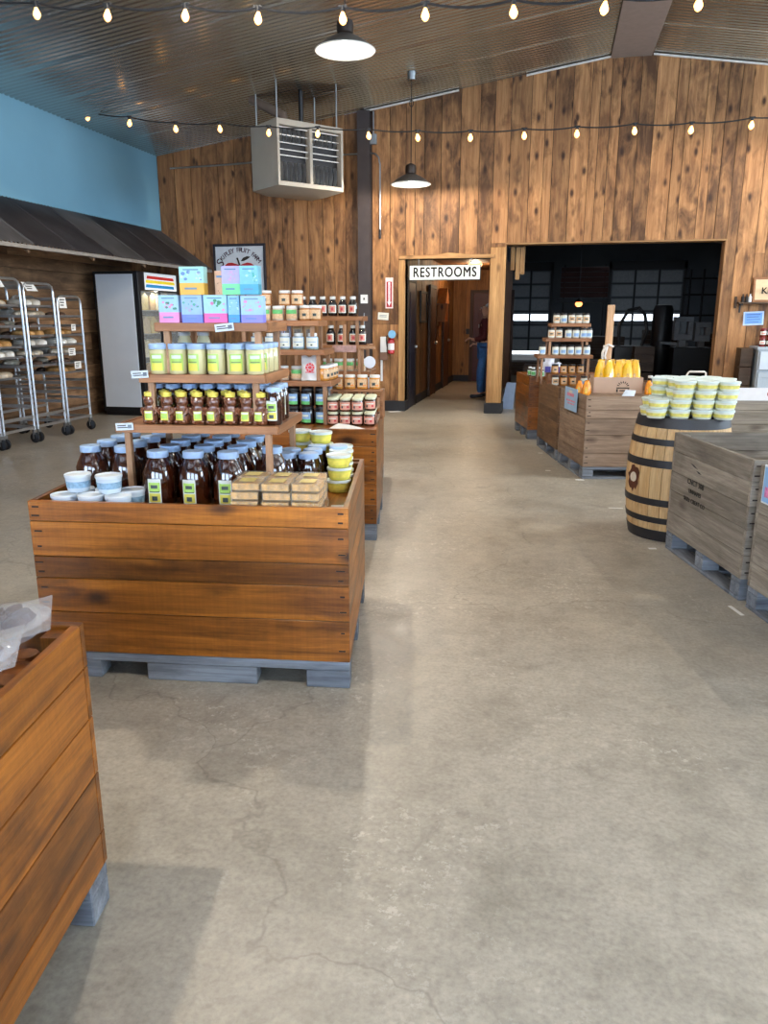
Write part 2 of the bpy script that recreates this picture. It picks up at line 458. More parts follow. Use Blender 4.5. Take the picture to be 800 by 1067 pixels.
def far_walls():
    b = MB()
    b.box(XR, XR+.2, YF, YB, 0, roof(XR)+.03); struct(b.build('wall_right', pm('pale_wall', '#b9a68c', .8, var=.06, scale=3), smooth=False))
    b = MB()
    wins = [(-5.4, -2.4, .9, 3.2), (-1.5, 1.6, .3, 3.2), (2.6, 6.6, .9, 3.2)]
    xs = [-7.2] + [v for w in wins for v in w[:2]] + [XR+.2]
    for i in range(0, len(xs), 2): b.box(xs[i], xs[i+1], YF-.2, YF, 0, 5.1)
    for x0, x1, z0, z1 in wins:
        b.box(x0, x1, YF-.2, YF, 0, z0); b.box(x0, x1, YF-.2, YF, z1, 5.1)
    struct(b.build('wall_front', pm('pale_wall', '#b9a68c', .8), smooth=False))
    for i, y in enumerate((1.5, 6.5, 10.2)):
        f = MB()
        for q in ((-1.35,1.35,-.95,-.87), (-1.35,1.35,.87,.95), (-1.35,-1.27,-.87,.87), (1.27,1.35,-.87,.87), (-.04,.04,-.87,.87)):
            f.box(XR-.05, XR, y+q[0], y+q[1], 2.6+q[2], 2.6+q[3])
        o = struct(f.build('window_%d' % (i+4), BLACK, smooth=False))
        g = MB(); g.box(XR-.012, XR-.006, y-1.3, y+1.3, 2.6-.9, 2.6+.9); g.build('pane', pm('daylit_glass', '#dfeaff', .2, emis=('#bcd6ff', 2.2)), o, smooth=False)
    for i, (x0, x1, z0, z1) in enumerate(wins):
        f = MB(); f.box(x0, x1, YF-.16, YF-.1, z0, z0+.06); f.box(x0, x1, YF-.16, YF-.1, z1-.06, z1)
        n = 4
        for k in range(n+1):
            x = x0 + (x1-x0-.06)*k/n; f.box(x, x+.06, YF-.16, YF-.1, z0+.06, z1-.06)
        o = struct(f.build('window_%d' % (i+1), BLACK, smooth=False))
        g = MB(); g.box(x0+.02, x1-.02, YF-.14, YF-.13, z0+.02, z1-.02)
        g.build('pane', pm('daylit_glass', '#dfeaff', .2, emis=('#bcd6ff', 2.2)), o, smooth=False)
    b = MB(); b.box(-7.2, -6.9, YF, YB, 0, 4.2); struct(b.build('wall_left_outer', pm('wall_core', '#23180f', .9), smooth=False))
far_walls()

# ---------- warehouse behind the big opening
def warehouse():
    wh = pm('warehouse_wall', '#4a4f55', .8, var=.15, scale=1.5)
    b = MB(); b.box(-3, 9.4, YW, YW+.2, 0, 5.4); struct(b.build('wall_warehouse_back', wh, smooth=False))
    b = MB(); b.box(9.2, 9.4, YB+.2, YW, 0, 5.2); struct(b.build('wall_warehouse_right', wh, smooth=False))
    b = MB(); b.box(-3.1, -3, 18.5, YW, 0, 5.2); b.box(-3.1, -.96, 18.42, 18.5, 0, 5.2); struct(b.build('wall_warehouse_left', wh, smooth=False))
    b = MB()
    b.hexa([(-3,YB+.2,roof(-3)),(RX,YB+.2,RZ),(RX,YW,RZ),(-3,YW,roof(-3)),(-3,YB+.2,roof(-3)+.1),(RX,YB+.2,RZ+.1),(RX,YW,RZ+.1),(-3,YW,roof(-3)+.1)])
    b.hexa([(RX,YB+.2,RZ),(9.4,YB+.2,roof(9.4)),(9.4,YW,roof(9.4)),(RX,YW,RZ),(RX,YB+.2,RZ+.1),(9.4,YB+.2,roof(9.4)+.1),(9.4,YW,roof(9.4)+.1),(RX,YW,RZ+.1)])
    struct(b.build('ceiling_warehouse', pm('warehouse_ceiling', '#7d828a', .7), smooth=False))
    pane = pm('door_pane_dark', '#868b8f', .35, var=.1); lit = pm('daylit_glass_far', '#ffffff', .3, emis=('#e8f2ff', 5.))
    panel = pm('roll_door_panel', '#5d6268', .6, var=.08)
    for i, (x0, x1, cols) in enumerate(((-1.75, -.2, 2), (2.15, 4.85, 3))):
        f = MB(); f.box(x0-.1, x0, YW-.16, YW-.02, 0, 3.55); f.box(x1, x1+.1, YW-.16, YW-.02, 0, 3.55); f.box(x0-.1, x1+.1, YW-.16, YW-.02, 3.3, 3.6)
        d = struct(f.build('door_%d' % (i+1), BLACK, smooth=False))
        w = (x1-x0)/cols
        for r in range(6):
            z0 = .12 + r*.53
            p = MB(); p.box(x0, x1, YW-.1, YW-.06, z0, z0+.5); p.build('door_panel', panel, d, smooth=False)
            for c in range(cols):
                g = MB(); g.box(x0+c*w+.05, x0+(c+1)*w-.05, YW-.115, YW-.1, z0+.04 if r != 2 else z0+.16, z0+.46 if r != 2 else z0+.40)
                g.build('pane', lit if r == 2 else pane, d, smooth=False)
            t = MB(); t.box(x0, x1, YW-.13, YW-.1, z0+.5, z0+.53)
            for c in range(1, cols): t.box(x0+c*w-.03, x0+c*w+.03, YW-.13, YW-.1, z0, z0+.5)
            t.build('section_rail', BLACK, d, smooth=False)
        g = MB(); g.box(x0, x1, YW-.09, YW-.07, .0, .11); g.build('daylight_gap', lit, d, smooth=False)
warehouse()
def hall():
    YH = 18.3
    b = MB(); b.tint = (1, 0, 0)
    x = -2.5
    # left wall planks, end wall planks, right wall
    y = YB+.2
    while y < YH:
        w = random.choice((.22, .26, .3)); b.tint = rt(.8, 1.15); b.box(-2.42, -2.29 + random.uniform(0, .01), y+.003, min(y+w, YH)-.003, 0, 2.5); y += w
    struct(b.build('wall_hall_left', wood('hall_planks', '#a5733f', '#6d4524', 'Z', char=.5), smooth=False))
    b = MB(); x = -2.3
    while x < -1.0:
        w = min(random.choice((.25, .3)), -.98-x); b.tint = rt(.8, 1.15); b.box(x+.003, x+w-.003, YH, YH+.1, 0, 2.5); x += w
    struct(b.build('wall_hall_end', wood('hall_planks', '#a5733f', '#6d4524', 'Z', char=.5), smooth=False))
    b = MB(); b.tint = (1, .4, .2); b.box(-1.0, -.96, YB+.2, YH+.1, 0, 2.5); struct(b.build('wall_hall_right', wood('hall_planks', '#a5733f', '#6d4524', 'Z', char=.5), smooth=False))
    b = MB(); b.tint = (.7, .2, .2); b.box(-2.42, -.96, YB+.2, YH+.1, 2.5, 2.56); struct(b.build('ceiling_hall', wood('hall_planks', '#a5733f', '#6d4524', 'Y', char=.5), smooth=False))
    b = MB(); b.box(-2.28, -2.262, 13.25, YH, 0, .14); struct(b.build('baseboard_hall_left', BASEB, smooth=False))
    b = MB(); b.box(-2.28, -1.87, YH-.02, YH, 0, .14); struct(b.build('baseboard_hall_end', BASEB, smooth=False))
    navy = pm('navy_door_paint', '#1c2030', .45); red = pm('dark_red_door', '#43120e', .5, var=.15)
    def door(i, loc, rz, w, h, mat, frame):
        f = MB(); f.box(-.07, 0, -.022, .02, 0, h+.06); f.box(w, w+.07, -.022, .02, 0, h+.06); f.box(0, w, -.022, .02, h, h+.06)
        o = f.build('door_%d' % i, frame, loc=loc, rz=rz, smooth=False); struct(o)
        l = MB(); l.box(.005, w-.005, -.018, .018, .01, h-.005)
        l.box(.12, w-.12, -.024, -.018, .2, h*.45); l.box(.12, w-.12, -.024, -.018, h*.52, h-.15); l.build('door_leaf', mat, o, bevel=.004)
        k = MB(); k.lathe([(0,0),(.025,.005),(.03,.03),(.02,.05),(0,.055)], 12, M=Matrix.Translation((w-.08, -.015, .98)) @ Matrix.Rotation(R(90), 4, 'X')); k.build('door_knob', STEEL, o)
    # leaf standing open just inside, along the left side
    door(3, (-2.275, 12.42, 0), R(90), .62, 2.0, navy, pm('dark_frame', '#20160f', .6))
    door(4, (-2.25, 14.55, 0), R(90), .62, 1.98, wood('hall_door', '#6b3f22', '#45260f', 'Z', char=.2), pm('brown_frame', '#3a2214', .6))
    door(5, (-2.25, 16.4, 0), R(90), .7, 1.98, wood('hall_door', '#6b3f22', '#45260f', 'Z', char=.2), pm('brown_frame', '#3a2214', .6))
    door(6, (-1.82, YH-.04, 0), 0, .85, 2.0, red, pm('brown_frame', '#3a2214', .6))
    t = thing('framed_picture', 'dark framed picture hanging on the plank wall inside the restroom hall', 'picture', (-2.275, 13.88, 1.36))
    b = MB(); b.box(0,.03,-.34,.34,0,.04); b.box(0,.03,-.34,.34,.5,.54); b.box(0,.03,-.34,-.3,.04,.5); b.box(0,.03,.3,.34,.04,.5); b.build('frame', pm('dark_frame', '#20160f', .6), t, bevel=.004)
    b = MB(); b.box(.002,.014,-.3,.3,.04,.5); b.build('print', pm('brown_print', '#6b5138', .5, var=.5, scale=9), t, smooth=False)
    t = thing('wall_lantern', 'small house-shaped wooden wall lantern with a lit candle opening in the hall', 'lantern', (-2.275, 15.85, 1.28))
    pw = wood('lantern_wood', '#b5733a', '#7d4720', 'Z', char=.2)
    b = MB(); b.tint = (1,.2,0); b.box(0,.04,-.22,.22,0,.42); b.build('back_board', pw, t, bevel=.004)
    b = MB(); b.box(.04,.16,-.22,-.19,.12,.45); b.box(.04,.16,.19,.22,.12,.45); b.box(.04,.16,-.22,.22,.09,.12)
    b.build('body', pw, t, bevel=.004)
    b = MB(); b.add([(0,-.27,.44),(.18,-.27,.44),(.18,.27,.44),(0,.27,.44),(0,0,.74),(.18,0,.74)], [(0,3,2,1),(0,1,5,4),(3,4,5,2),(0,4,3),(1,2,5)]); b.build('roof', pw, t, smooth=False)
    b = MB(); b.lathe([(.03,0),(.03,.14),(0,.15)], 10, (.1,0,.12)); b.build('candle', pm('candle_wax', '#e9c792', .5, emis=('#ff9f48', .6)), t)
    b = MB(); b.box(-1.98,-1.9,YH-.015,YH,1.08,1.2); tag(b.build('wall_switch', BLACK), 'black switch plate on the end wall beside the dark red door', 'switch')
    t = thing('ceiling_lamp', 'small round flush lamp on the hall ceiling', 'lamp', (-1.6, 16.2, 2.44))
    b = MB(); b.lathe([(.14,.06),(.14,.03),(.12,0),(0,-.01)], 20); b.build('diffuser', pm('hall_lamp_glass', '#ffe6c0', .4, emis=('#ffcf94', 3.)), t)
hall()
# ------------------------------------------------------------------ apple bins
BINS = {}
def apple_bin(key, label, nl, af, as_, w, d, h, kind, deck=.69, base=.115, hs=None, tints=None, deckmat=None, group=None):
    """nl: near-left floor corner, af / as_: world directions of the front edge and of the side edge"""
    t = thing('apple_bin', label, 'crate', (nl[0], nl[1], 0), R(af))
    sk = R(as_ - af); ey = Vector((math.cos(sk), math.sin(sk), 0))
    M = Matrix(((1, ey.x, 0, 0), (0, ey.y, 0, 0), (0, 0, 1, 0), (0, 0, 0, 1)))
    mats = binmats(kind)
    hs = hs or [.13, .14, .12, .13, .115]
    tot = sum(hs); hs = [x*(h-base)/tot for x in hs]
    T = .022
    def side(nm, ax, rng, fx):
        b = MB(); z = base
        for i, hh in enumerate(hs):
            b.tint = tints[i] if (tints and nm == 'front_panel') else rt(.82, 1.15)
            g = .0012
            b.hexa([M @ Vector(p) for p in boxv(*fx, z+(g if i else 0), z+hh-g)])
            z += hh
        mm = [mats[ax], pm('rusted_nail', '#2a1c16', .8)]
        if nm == 'front_panel':
            b.mi = 1; z = base
            for hh in hs:
                for x in (.028, w-.028):
                    for dz in (.28, .72):
                        p = (x + random.uniform(-.006,.006), 0, z + hh*dz); q = random.uniform(.7, 1.6); b.box(p[0]-.013*q, p[0]+.012*q, -.0008, .004, p[2]-.006, p[2]+.005)
                z += hh
        b.build(nm, mm, t, bevel=.0018)
    side('front_panel', 'X', None, (0, w, 0, T))
    side('back_panel', 'X', None, (0, w, d-T, d))
    side('side_panel', 'Y', None, (0, T, T+.001, d-T-.001))
    side('side_panel', 'Y', None, (w-T, w, T+.001, d-T-.001))
    for x in (T, w-T-.05):
        for y in (T, d-T-.05):
            b = MB(); b.tint = rt(); b.hexa([M @ Vector(p) for p in boxv(x, x+.05, y, y+.05, base, h-.012)]); b.build('corner_post', mats['Z'], t, smooth=False)
    b = MB(); n = 6
    for i in range(n):
        b.tint = rt(.7, 1.05); b.hexa([M @ Vector(p) for p in boxv(T+.002+i*(w-2*T)/n, T-.002+(i+1)*(w-2*T)/n, T+.002, d-T-.002, deck-.02, deck)])
    b.build('deck', deckmat or mats['Y'], t, smooth=False)
    # pallet: three runners, each a skid board on blocks, notched along the front
    for k, y in enumerate((0.004, d/2-.05, d-.104)):
        b = MB()
        st = kind == 'stained'; zl = 0 if st else .022; b.tint = rt(); b.hexa([M @ Vector(p) for p in boxv(.002, w-.002, y, y+.1, base-(.04 if st else .028), base-.002)])
        for x, ww in ((0.002, w*.185), (w*.34, w*.36), (w*.86, w*.14-.002)) if st else ((0.002, .1), (w*.36, w*.3), (w-.102, .1)):
            b.tint = rt(); b.hexa([M @ Vector(p) for p in boxv(x, x+ww, y, y+.1, zl, base-(.041 if st else .03))])
        if not st: b.tint = rt(); b.hexa([M @ Vector(p) for p in boxv(.002, w-.002, y, y+.1, 0, .02)])
        b.build('pallet_runner', PALG['X'], t, bevel=.003)
    for x in (() if kind == 'stained' else (.001, w-.101)):
        b = MB(); b.tint = rt(); b.hexa([M @ Vector(p) for p in boxv(x, x+.1, .106, d-.106, 0, .02)]); b.build('skid_board', PALG['Y'], t, bevel=.002)
    BINS[key] = (t, Matrix.Translation((nl[0], nl[1], 0)) @ Matrix.Rotation(R(af), 4, 'Z') @ M)
    return t
def boxv(x0, x1, y0, y1, z0, z1):
    return [(x0,y0,z0),(x1,y0,z0),(x1,y1,z0),(x0,y1,z0),(x0,y0,z1),(x1,y0,z1),(x1,y1,z1),(x0,y1,z1)]

apple_bin('A', 'honey-stained wooden apple bin filled with dark honey jugs, in the aisle at left', (-1.994, 2.586), 6.5, 100.3, 1.278, 1.06, .75, 'stained',
          hs=[.18, .15, .095, .15, .085], tints=[(1.0,.1,.3), (.95,.45,.2), (.55,.7,.5), (1.05,.3,.2), (1.3,.9,0)])
apple_bin('B', 'reddish stained wooden bin behind the honey bin, topped with small dark jam jars', (-2.357, 4.69), 6.0, 99.8, 1.28, .95, .75, 'stained', deck=.74)
apple_bin('K', 'stained wooden bin standing at the back of the jam jar bin', (-2.6, 5.85), 6.0, 99.8, 1.28, 1.0, .75, 'stained', deck=.74)
apple_bin('C', 'stained wooden bin in the left foreground holding clear clamshell packs', (-2.122, .273), 8, 100.1, 1.28, 1.06, .76, 'stained', deck=.655,
          hs=[.09, .16, .15, .13, .11])
apple_bin('F', 'weathered tan wooden bin under the cardboard box of yellow bags', (.329, 7.21), 9, 105, 1.2, .86, .765, 'tan', deck=.745, hs=[.1, .13, .12, .06, .1])
apple_bin('E', 'plain brown wooden bin between the tan bin and the orange-stained bin on the right', (.09, 8.12), 9, 102.5, 1.2, 1.0, .76, 'brown', deck=.745)
apple_bin('D', 'orange-stained wooden bin at the far end of the right-hand row', (-.25, 9.55), 9, 103, 1.2, .85, .76, 'stained', deck=.745)
apple_bin('G', 'weathered grey empty bin with stencilled lettering, beside the barrel', (1.025, 4.12), 12, 104.5, 1.22, .98, .755, 'grey', deck=.16, base=.12)
apple_bin('H', 'weathered grey bin carrying a blue price sign, at the right edge of the photo', (1.285, 3.09), 12, 104.5, 1.22, .98, .75, 'grey', deck=.3, base=.12)
apple_bin('I', 'pale grey wooden bin behind the barrel, with a white fruit-print banner on it', (1.56, 7.5), 9, 105, 1.2, .9, .75, 'grey', deck=.72)
def P(key, x, y, z):
    return tuple(BINS[key][1] @ Vector((x, y, z)))
INK = pm('black_ink', '#26221f', .8)
def stencil():
    t = BINS['G'][0]
    a = R(104.5-12)
    for i, (s, sz) in enumerate((('CNCT 308', .046), ('UNNAFES', .036), ('SKILL CREAT CO', .036))):
        text('stencil_lettering', s, sz, INK, t, (math.cos(a)*.62 - .0025, math.sin(a)*.62, .495 - i*.055), (R(90), 0, R(-90+2.5)), ext=.001, spacing=1.05)
    # silvered split in one board
    b = MB()
    for (y0, z0, y1, z1) in ((.60, .585, .72, .61), (.55, .565, .63, .575)):
        b.add([(-.003+math.cos(a)*y, math.sin(a)*y, z) for y, z in ((y0,z0),((y0+y1)/2,(z0+z1)/2-.006),(y1,z1),((y0+y1)/2,(z0+z1)/2+.005))], [(0,1,2,3)])
    b.build('board_split', INK, t, smooth=False)
stencil()

# ------------------------------------------------------------------ display stands
def stand(label, loc, rz, tiers, z0, tags=()):
    """tiers: (centre x, front y, width, depth, top z)"""
    t = thing('display_stand', label, 'stand', (loc[0], loc[1], z0), rz)
    pz = 0
    for i, (cx, fy, w, d, z) in enumerate(tiers):
        z -= z0
        for sx in (-1, 1):
            for yy in (fy+.012, fy+d-.037):
                b = MB(); b.tint = rt(.9, 1.1)
                x = cx + sx*(w/2-.045) - .0125
                b.box(x, x+.026, yy, yy+.026, pz, z-.03); b.build('post', SHELFZ, t, bevel=.002)
        b = MB()
        b.tint = rt(.9, 1.1); b.box(cx-w/2, cx+w/2, fy, fy+.022, z-.034, z)
        b.tint = rt(.9, 1.1); b.box(cx-w/2, cx+w/2, fy+d-.022, fy+d, z-.034, z)
        n = 4
        for k in range(n):
            y0 = fy+.024 + k*(d-.048)/n; b.tint = rt(.85, 1.1); b.box(cx-w/2+.017, cx+w/2-.017, y0, y0+(d-.048)/n-.003, z-.02, z-.002)
        b.build('shelf', SHELFX, t, bevel=.002)
        for xa in (cx-w/2-.002, cx+w/2-.016):
            b = MB(); b.tint = rt(.8, 1.05); b.box(xa, xa+.018, fy+.023, fy+d-.023, z-.036, z+.001); b.build('side_rail', SHELFY, t, smooth=False)
        pz = z
    for (x, y, z, w, h, tl) in tags:
        b = MB(); M = Matrix.Translation((x, y, z-z0)) @ Matrix.Rotation(R(tl), 4, 'Y')
        b.box(-w/2, w/2, -.003, 0, -h/2, h/2, M); c = b.build('price_tag', pm('tag_card', '#dfeaf2', .5, var=.03), t, smooth=False, label='white price tag')
        for k in range(2):
            q = MB(); q.box(-w*.4, w*(.1+.1*k), -.0038, -.0032, h*(.1-.28*k), h*(.22-.28*k), M); q.build('print', INK, c, smooth=False)
        q = MB(); q.box(w*.2, w*.42, -.0038, -.0032, -h*.25, h*.25, M); q.build('price', pm('grey_ink', '#6f7780', .8), c, smooth=False)
    return t
RA = R(6.5)
SA = Matrix.Translation((-1.39, 2.92, 0)) @ Matrix.Rotation(RA, 4, 'Z')
stand('three-tier wooden stand of honey products in the honey bin', (-1.39, 2.92), RA,
      [(-.03, 0, .69, .5, 1.02), (0, .02, .53, .45, 1.225), (.04, .05, .47, .36, 1.43)], .69,
      tags=[(-.33, -.004, 1.012, .075, .03, -3), (-.255, .014, 1.225, .072, .03, -3), (.1, .045, 1.412, .078, .03, -6)])
SBM = Matrix.Translation((-1.785, 4.98, 0)) @ Matrix.Rotation(R(6), 4, 'Z')
stand('three-tier wooden stand of labelled jars on the jam jar bin', (-1.785, 4.98), R(6),
      [(0, 0, .69, .46, 1.035), (.02, .02, .56, .42, 1.24), (-.02, .04, .56, .34, 1.43)], .74)
SCM = Matrix.Translation((-1.78, 5.95, 0)) @ Matrix.Rotation(R(6), 4, 'Z')
stand('wooden stand at the back left holding a row of dark bottles on its top shelf', (-1.78, 5.95), R(6),
      [(.05, 0, .66, .46, 1.035), (.05, .02, .62, .42, 1.24), (.05, .04, .54, .34, 1.46)], .74)
SDM = Matrix.Translation((.17, 8.62, 0)) @ Matrix.Rotation(R(7), 4, 'Z')
stand('tall wooden stand of pale jars in front of the dark doorway', (.17, 8.62), R(7),
      [(-.03, -.02, .58, .42, 1.06), (.0, .02, .48, .36, 1.235), (.02, .05, .42, .3, 1.39)], .745)

# ------------------------------------------------------------------ jars, tubs and packs
def jar_proto(name, label, cat, r, h, body, lid, lidr=None, lidh=None, lab=None, labz=None, laba=1.0, shoulder=.82, neck=.75, n=18, extra=None, square=1.):
    """glass jar: body (lathe), lid, label patches facing the aisle"""
    t = thing(name, label, cat, (0, 0, -9))
    lidr = lidr or r*.8; lidh = lidh or h*.13
    zb = h - lidh
    b = MB()
    b.lathe([(r*.9, 0), (r, .006), (r, zb*shoulder), (r*(1+neck)/2*.98, zb*(shoulder+.6*(1-shoulder))), (min(r*neck, lidr*.97), zb), (min(r*neck, lidr*.97), zb+lidh*.5)], n)
    b.build('glass_jar', body, t, ang=50)
    b = MB(); b.lathe([(lidr, zb), (lidr*1.02, zb+.002), (lidr*1.02, h-.003), (lidr*.96, h), (0, h)], n); b.build('lid', lid, t, ang=40)
    if lab:
        z0, z1 = labz
        for j, a in enumerate((-90,) if not isinstance(laba, tuple) else laba[1:]):
            la = laba if not isinstance(laba, tuple) else laba[0]
            b = MB(); k = 8
            for (m, u0, u1, w0, w1, off) in lab:
                b.mi = m
                zz0, zz1 = z0 + (z1-z0)*u0, z0 + (z1-z0)*u1
                vs = []
                for i in range(k+1):
                    an = R(a) + la*(w0 + (w1-w0)*i/k - .5)
                    rr = r + .0008 + off
                    vs += [(rr*math.cos(an), rr*math.sin(an), zz0), (rr*math.cos(an), rr*math.sin(an), zz1)]
                b.add(vs, [(2*i, 2*i+2, 2*i+3, 2*i+1) for i in range(k)])
            b.build('label', LABM, t)
    if extra: extra(t)
    return t
LABM = [pm('label_white', '#e9efe6', .5, var=.04), pm('label_green', '#a9c95c', .5, var=.06), pm('label_yellow', '#e3d65a', .5, var=.06),
        pm('label_pink', '#d99a86', .5, var=.12, scale=80), pm('label_blue', '#8fb4dd', .5, var=.12, scale=60), pm('label_red', '#c23c40', .5),
        pm('label_ink', '#3b4340', .6), pm('label_kraft', '#d8b48c', .6, var=.2, scale=90), pm('label_leaf', '#5fae62', .5, var=.2, scale=70), pm('label_orange', '#e08b3d', .5)]
LW, LG, LY, LP, LB, LR, LI, LK, LF, LO = range(10)
HONEYLAB = [(LW,0,1,0,1,0), (LG,.5,.86,.08,.92,.0006), (LY,.06,.42,.08,.92,.0006), (LI,.46,.5,.12,.88,.0008), (LI,.12,.3,.3,.7,.0009), (LI,.62,.76,.25,.75,.0009)]
HONEY = pm('dark_honey', '#331306', .12, coat=1., var=.25, scale=9)
HONEY2 = pm('bear_honey', '#6e3d24', .15, coat=1., var=.25, scale=16)
CREAM = pm('creamed_honey', '#d9cf9d', .25, coat=.8, var=.06)
DARKJ = pm('dark_jam', '#160c0d', .12, coat=1., var=.2)
REDJ = pm('red_jam', '#6d1a14', .15, coat=1., var=.2)
AMBJ = pm('amber_fruit', '#c8873c', .18, coat=1., var=.3, scale=40)
BRNJ = pm('brown_spread', '#4a2a18', .15, coat=1., var=.3, scale=40)
PALEJ = pm('pale_preserve', '#cfc0ae', .25, coat=.8, var=.15, scale=40)

jug = Maker(jar_proto('honey_jug', 'x', 'jar', .066, .225, HONEY, BLUELID, lidr=.043, lidh=.027, lab=HONEYLAB, labz=(.012, .115), laba=.85, shoulder=.68, neck=.55, n=20))
j0 = Vector((-1.584, 2.892)); jx = Vector((.149, .0175)); jy = Vector((-.0175, .142))
GJ = 'dark honey jugs with blue lids'
place = {0: [0,1,2], 1: [-2,-1,0,1,2,3], 2: [-2,-1,0,1,2], 3: [-2,-1,0,1,2], 4: [-2,-1,0,1,2]}
rown = ['front row', 'second row', 'third row', 'fourth row', 'rear row']
for r_, cs in place.items():
    for q, c in enumerate(cs):
        p = j0 + jx*c + jy*r_ + Vector((random.uniform(-.004,.004), random.uniform(-.004,.004)))
        if c < 0: p += Vector((-.03, -.045))
        jug.put((p.x, p.y, .691), RA + random.uniform(-.15,.15) + (.0 if c >= 0 else -1.3),
                'dark honey jug with blue lid in the honey bin, %s, %s from left' % (rown[r_], ORD[q]), GJ)
sj = Maker(jar_proto('honey_jar', 'x', 'jar', .05, .178, HONEY, BLUELID, lidr=.043, lidh=.024, lab=HONEYLAB, labz=(.012, .10), laba=.9, shoulder=.74, neck=.75, n=18))
for r_ in range(3):
    for c in range(3):
        if r_ == 2 and c == 0: continue
        p = Vector((-1.135, 3.215)) + Vector((.1,.0115))*c*1.0 + Vector((-.0115,.1))*r_*1.04
        if c == 2 and r_ < 2: continue
        sj.put((p.x, p.y, .691), RA + random.uniform(-.3,.3), 'smaller honey jar behind the honeycomb packs, %s, %s from left' % (['front row','second row','last row'][r_], ORD[c if r_ < 2 else c-1]), 'smaller honey jars behind the comb packs')

# honey bears
def bear():
    t = thing('honey_bear', 'x', 'bottle', (0,0,-9))
    b = MB()
    b.lathe([(.024,0),(.031,.004),(.033,.02),(.032,.045),(.026,.066),(.021,.074),(.026,.082),(.0285,.093),(.026,.104),(.017,.112),(.015,.118)], 18, sy=.9)
    for sx in (-1, 1):
        b.lathe([(0,-.008),(.006,-.005),(.008,0),(.006,.005),(0,.008)], 8, c=(sx*.021,-.004,.107))
        b.tube([(sx*.027,-.01,.066),(sx*.031,-.018,.05),(sx*.018,-.029,.04)], [.008,.0085,.007], 8)
        b.lathe([(0,-.009),(.008,-.006),(.0105,0),(.008,.006),(0,.009)], 8, c=(sx*.017,-.024,.012))
    b.lathe([(0,-.006),(.006,-.003),(.007,.0),(.005,.005),(0,.007)], 8, c=(0,-.026,.091))
    b.build('bear_bottle', HONEY2, t, ang=60)
    b = MB(); b.lathe([(.021,.113),(.022,.115),(.022,.130),(.019,.132),(.008,.1325),(.006,.136),(0,.136)], 16); b.build('cap', YELCAP, t)
    b = MB(); k = 4
    for m, z0, z1, a in ((LY, .018, .056, .95), (LG, .024, .044, .7), (LW, .046, .053, .8)):
        b.mi = m; off = .0012 + (.0005 if m != LY else 0); vs = []
        for i in range(k+1):
            an = -math.pi/2 + a*(i/k-.5); rr = .0345+off
            vs += [(rr*math.cos(an), .95*rr*math.sin(an), z0), (rr*math.cos(an), .95*rr*math.sin(an), z1)]
        b.add(vs, [(2*i, 2*i+2, 2*i+3, 2*i+1) for i in range(k)])
    b.build('label', LABM, t)
    return t
bm_ = Maker(bear())
for q, x in enumerate((-.235, -.163, -.097, -.031, .036, .108, .175, .237)):
    p = SA @ Vector((x, .048, 1.02)); bm_.put(p, RA + random.uniform(-.25,.25), 'bear-shaped honey bottle with yellow cap, front row, %s from left' % ORD[q], 'honey bears')
for q, x in enumerate((-.2, -.13, -.064, .0, .07, .14)):
    p = SA @ Vector((x, .118, 1.02)); bm_.put(p, RA + random.uniform(-.25,.25), 'bear-shaped honey bottle with yellow cap, second row, %s from left' % ORD[q], 'honey bears')
tb = Maker(jar_proto('honey_bottle', 'x', 'jar', .034, .155, HONEY, BLUELID, lidr=.031, lidh=.02, lab=HONEYLAB, labz=(.02, .1), laba=1.4, shoulder=.8, neck=.8, n=16))
for r_ in range(3):
    for c in range(8):
        if r_ == 0 and c != 7: continue
        x, y = -.262 + c*.076, .19 + (r_-1)*.08
        if r_ == 0: x, y = .288, .06
        p = SA @ Vector((x, y, 1.02))
        tb.put(p, RA + random.uniform(-.3,.3), ('tall blue-lidded honey bottle at the right end of the bear bottles' if r_ == 0 else 'tall blue-lidded honey bottle %s the honey bears, %s from left' % (('right behind', 'in the last row behind')[r_-1], ORD[c])), 'tall honey bottles behind the bears')
# creamed honey
CL = [(LG,0,1,0,1,0), (LY,.0,.45,.1,.9,.0006), (LW,.72,.92,.15,.85,.0006), (LI,.5,.54,.15,.85,.0008)]
cj = Maker(jar_proto('creamed_honey_jar', 'x', 'jar', .037, .122, CREAM, BLUELID, lidr=.0375, lidh=.022, lab=CL, labz=(.014, .082), laba=1.5, shoulder=.93, neck=.92, n=20))
for r_ in range(4):
    for c in range(6):
        if r_ > 1 and c < 4: continue
        p = SA @ Vector((-.192 + c*.0815, .07 + r_*.082, 1.225))
        cj.put(p, RA + random.uniform(-.3,.3), 'creamed honey jar with blue lid on middle shelf, %s, %s from left' % (rown[r_], ORD[c if r_ < 2 else c-4]), 'creamed honey jars')
tcj = Maker(jar_proto('tall_jar', 'x', 'jar', .03, .165, pm('pale_cream', '#ece6bb', .3, coat=.6), WHITELID, lidr=.026, lidh=.016, lab=[(LW,0,1,0,1,0),(LY,.1,.4,.1,.9,.0005)], labz=(.03,.12), laba=1.6, n=14))
for c in range(2):
    p = SA @ Vector((-.16+.085*c, .30, 1.225)); tcj.put(p, RA, 'tall cream-coloured jar behind the creamed honey, %s' % ('left of two', 'right of two')[c], 'tall cream jars')

